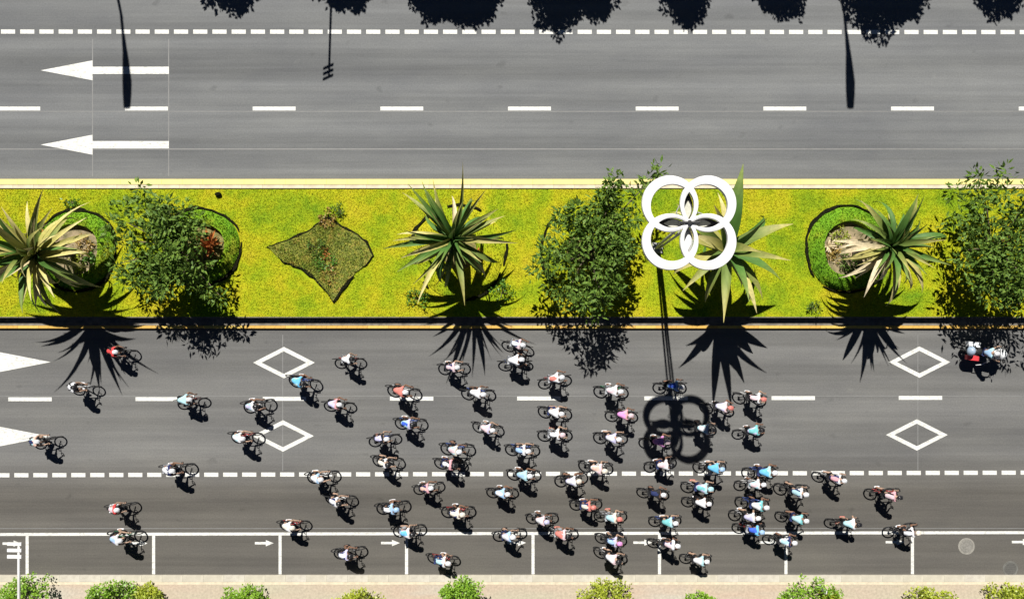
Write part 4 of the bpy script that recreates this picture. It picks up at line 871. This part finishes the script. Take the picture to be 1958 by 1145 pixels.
# ------------------------------------------------------------------ escort motorcycle under the right-hand tree
def motorcycle(loc, rz):
    e = empty('motorcycle', loc, rz); tag(e, 'escort motorcycle with red side case in the right tree shade', 'motorcycle')
    wt = gloss((0.7, 0.72, 0.74)); bk = M['dark_metal']
    for x in (-0.72, 0.75):
        mb = MB(); mb.ring((0, 0, 0), 0.255, 0.065, 'Y', 28, 8); w = mb.build('wheel', M['rubber'], e, (x, 0, 0.32), smooth=True)
        mb = MB(); mb.ring((0, 0, 0), 0.19, 0.02, 'Y', 24, 6); mb.tube([(0, -0.08, 0), (0, 0.08, 0)], 0.05, 10)
        for k in range(6): a = k * math.pi / 3; mb.tube([(0, 0, 0), (0.19 * math.cos(a), 0, 0.19 * math.sin(a))], 0.016, 5)
        mb.build('rim', M['alloy'], w)
    mb = MB(); mb.tube([(0.42, 0, 0.86), (0.30, 0, 0.95), (0.02, 0, 0.92), (-0.1, 0, 0.84)], [0.13, 0.18, 0.16, 0.10], 12); mb.build('fuel_tank', wt, e, smooth=True)
    mb = MB(); mb.tube([(0.78, 0, 0.78), (0.62, 0, 0.92), (0.42, 0, 0.98)], [0.10, 0.22, 0.28], 12, flat=1.0); mb.build('fairing', wt, e, smooth=True)
    mb = MB(); mb.tube([(-0.85, 0, 0.86), (-0.5, 0, 0.84), (-0.1, 0, 0.80)], [0.10, 0.15, 0.13], 10, flat=0.6); mb.build('seat', M['saddle'], e, smooth=True)
    mb = MB(); mb.box((0.02, 0, 0.50), (0.55, 0.34, 0.40)); mb.tube([(0.1, -0.2, 0.35), (-0.4, -0.22, 0.30), (-0.85, -0.22, 0.36)], [0.04, 0.05, 0.06], 8); mb.build('engine', bk, e)
    mb = MB()
    for y in (-0.09, 0.09): mb.tube([(0.75, y, 0.32), (0.50, y, 0.95)], 0.03, 8); mb.tube([(-0.72, y, 0.32), (-0.1, y, 0.40)], 0.03, 6)
    mb.build('frame', bk, e)
    mb = MB(); mb.tube([(0.28, -0.40, 1.06), (0.40, -0.20, 1.08), (0.44, 0, 1.05), (0.40, 0.20, 1.08), (0.28, 0.40, 1.06)], 0.018, 8)
    for y in (-1, 1): mb.tube([(0.42, 0.24 * y, 1.08), (0.48, 0.34 * y, 1.22)], 0.008, 5); mb.ball((0.49, 0.36 * y, 1.24), (0.03, 0.08, 0.05), 8, 6)
    mb.build('handlebar', bk, e, smooth=True)
    mb = MB(); mb.add([(0.62, -0.17, 1.0), (0.62, 0.17, 1.0), (0.50, 0.20, 1.32), (0.50, -0.20, 1.32), (0.66, 0, 1.02), (0.54, 0, 1.34)], [(0, 4, 5, 3), (4, 1, 2, 5)]); mb.build('windscreen', M['screen'], e)
    for y, mt in ((-1, gloss((0.62, 0.05, 0.06))), (1, wt)):
        o_ = [(-0.28, -0.12), (0.24, -0.14), (0.28, 0.1), (0.2, 0.15), (-0.22, 0.15), (-0.28, 0.08)]; mb = MB(); mb.prism([(x, z) for x, z in o_], 0, 0.24); T = Matrix.Translation((-0.62, 0.20 if y > 0 else -0.44, 0.62)) @ Matrix(((1, 0, 0, 0), (0, 0, 1, 0), (0, 1, 0, 0), (0, 0, 0, 1)))
        mb.v = [tuple(T @ Vector(v)) for v in mb.v]; mb.build('side_case', mt, e)
    mb = MB(); mb.ball((-0.90, 0, 0.92), (0.20, 0.24, 0.26), 14, 6, zmin=0.0); mb.build('top_case', gloss((0.30, 0.38, 0.48)), e, smooth=True)
    mb = MB(); mb.tube([(0.30, -0.20, 0.62), (0.10, -0.42, 0.66), (-0.12, -0.60, 0.60), (-0.35, -0.66, 0.50)], 0.02, 8); mb.build('crash_bar', M['white_metal'], e, smooth=True)
    mb = MB(); mb.ball((0.83, 0, 0.82), (0.06, 0.10, 0.09), 10, 8); mb.build('headlight', M['pale_glass'], e, smooth=True)
M['screen'] = plain('tinted_screen', (0.30, 0.33, 0.35), (0.25, 0.28, 0.30), 4, 0.1)
mloc = G(1870, 672, 0.0); motorcycle(mloc, R(-6))
# its rider sits upright: reuse the limb builder with feet on the pegs
BBk = BB.copy(); BB = Vector((0.06, 0, 0.36)); _h = (0.33, 0.36, 1.08)
mp = rider_meshes(R(0), (-0.16, 0, 1.36), (-0.06, 0, 1.62), 0.8, (0.40, 0.36, 1.09)); BB = BBk
person(mp, mloc + Vector((0, 0, -0.06)), R(-6), 'motorcyclist in pale blue jacket on the escort motorcycle', LBL, PAQ, W, NAVY, K_, M['skin'], LBL, 0.0, 'motorcyclist')
for p in list(bpy.data.objects):
    if p.type == 'EMPTY' and not any(c.parent == p for c in p.children): bpy.data.objects.remove(p)
bpy.context.view_layer.update()
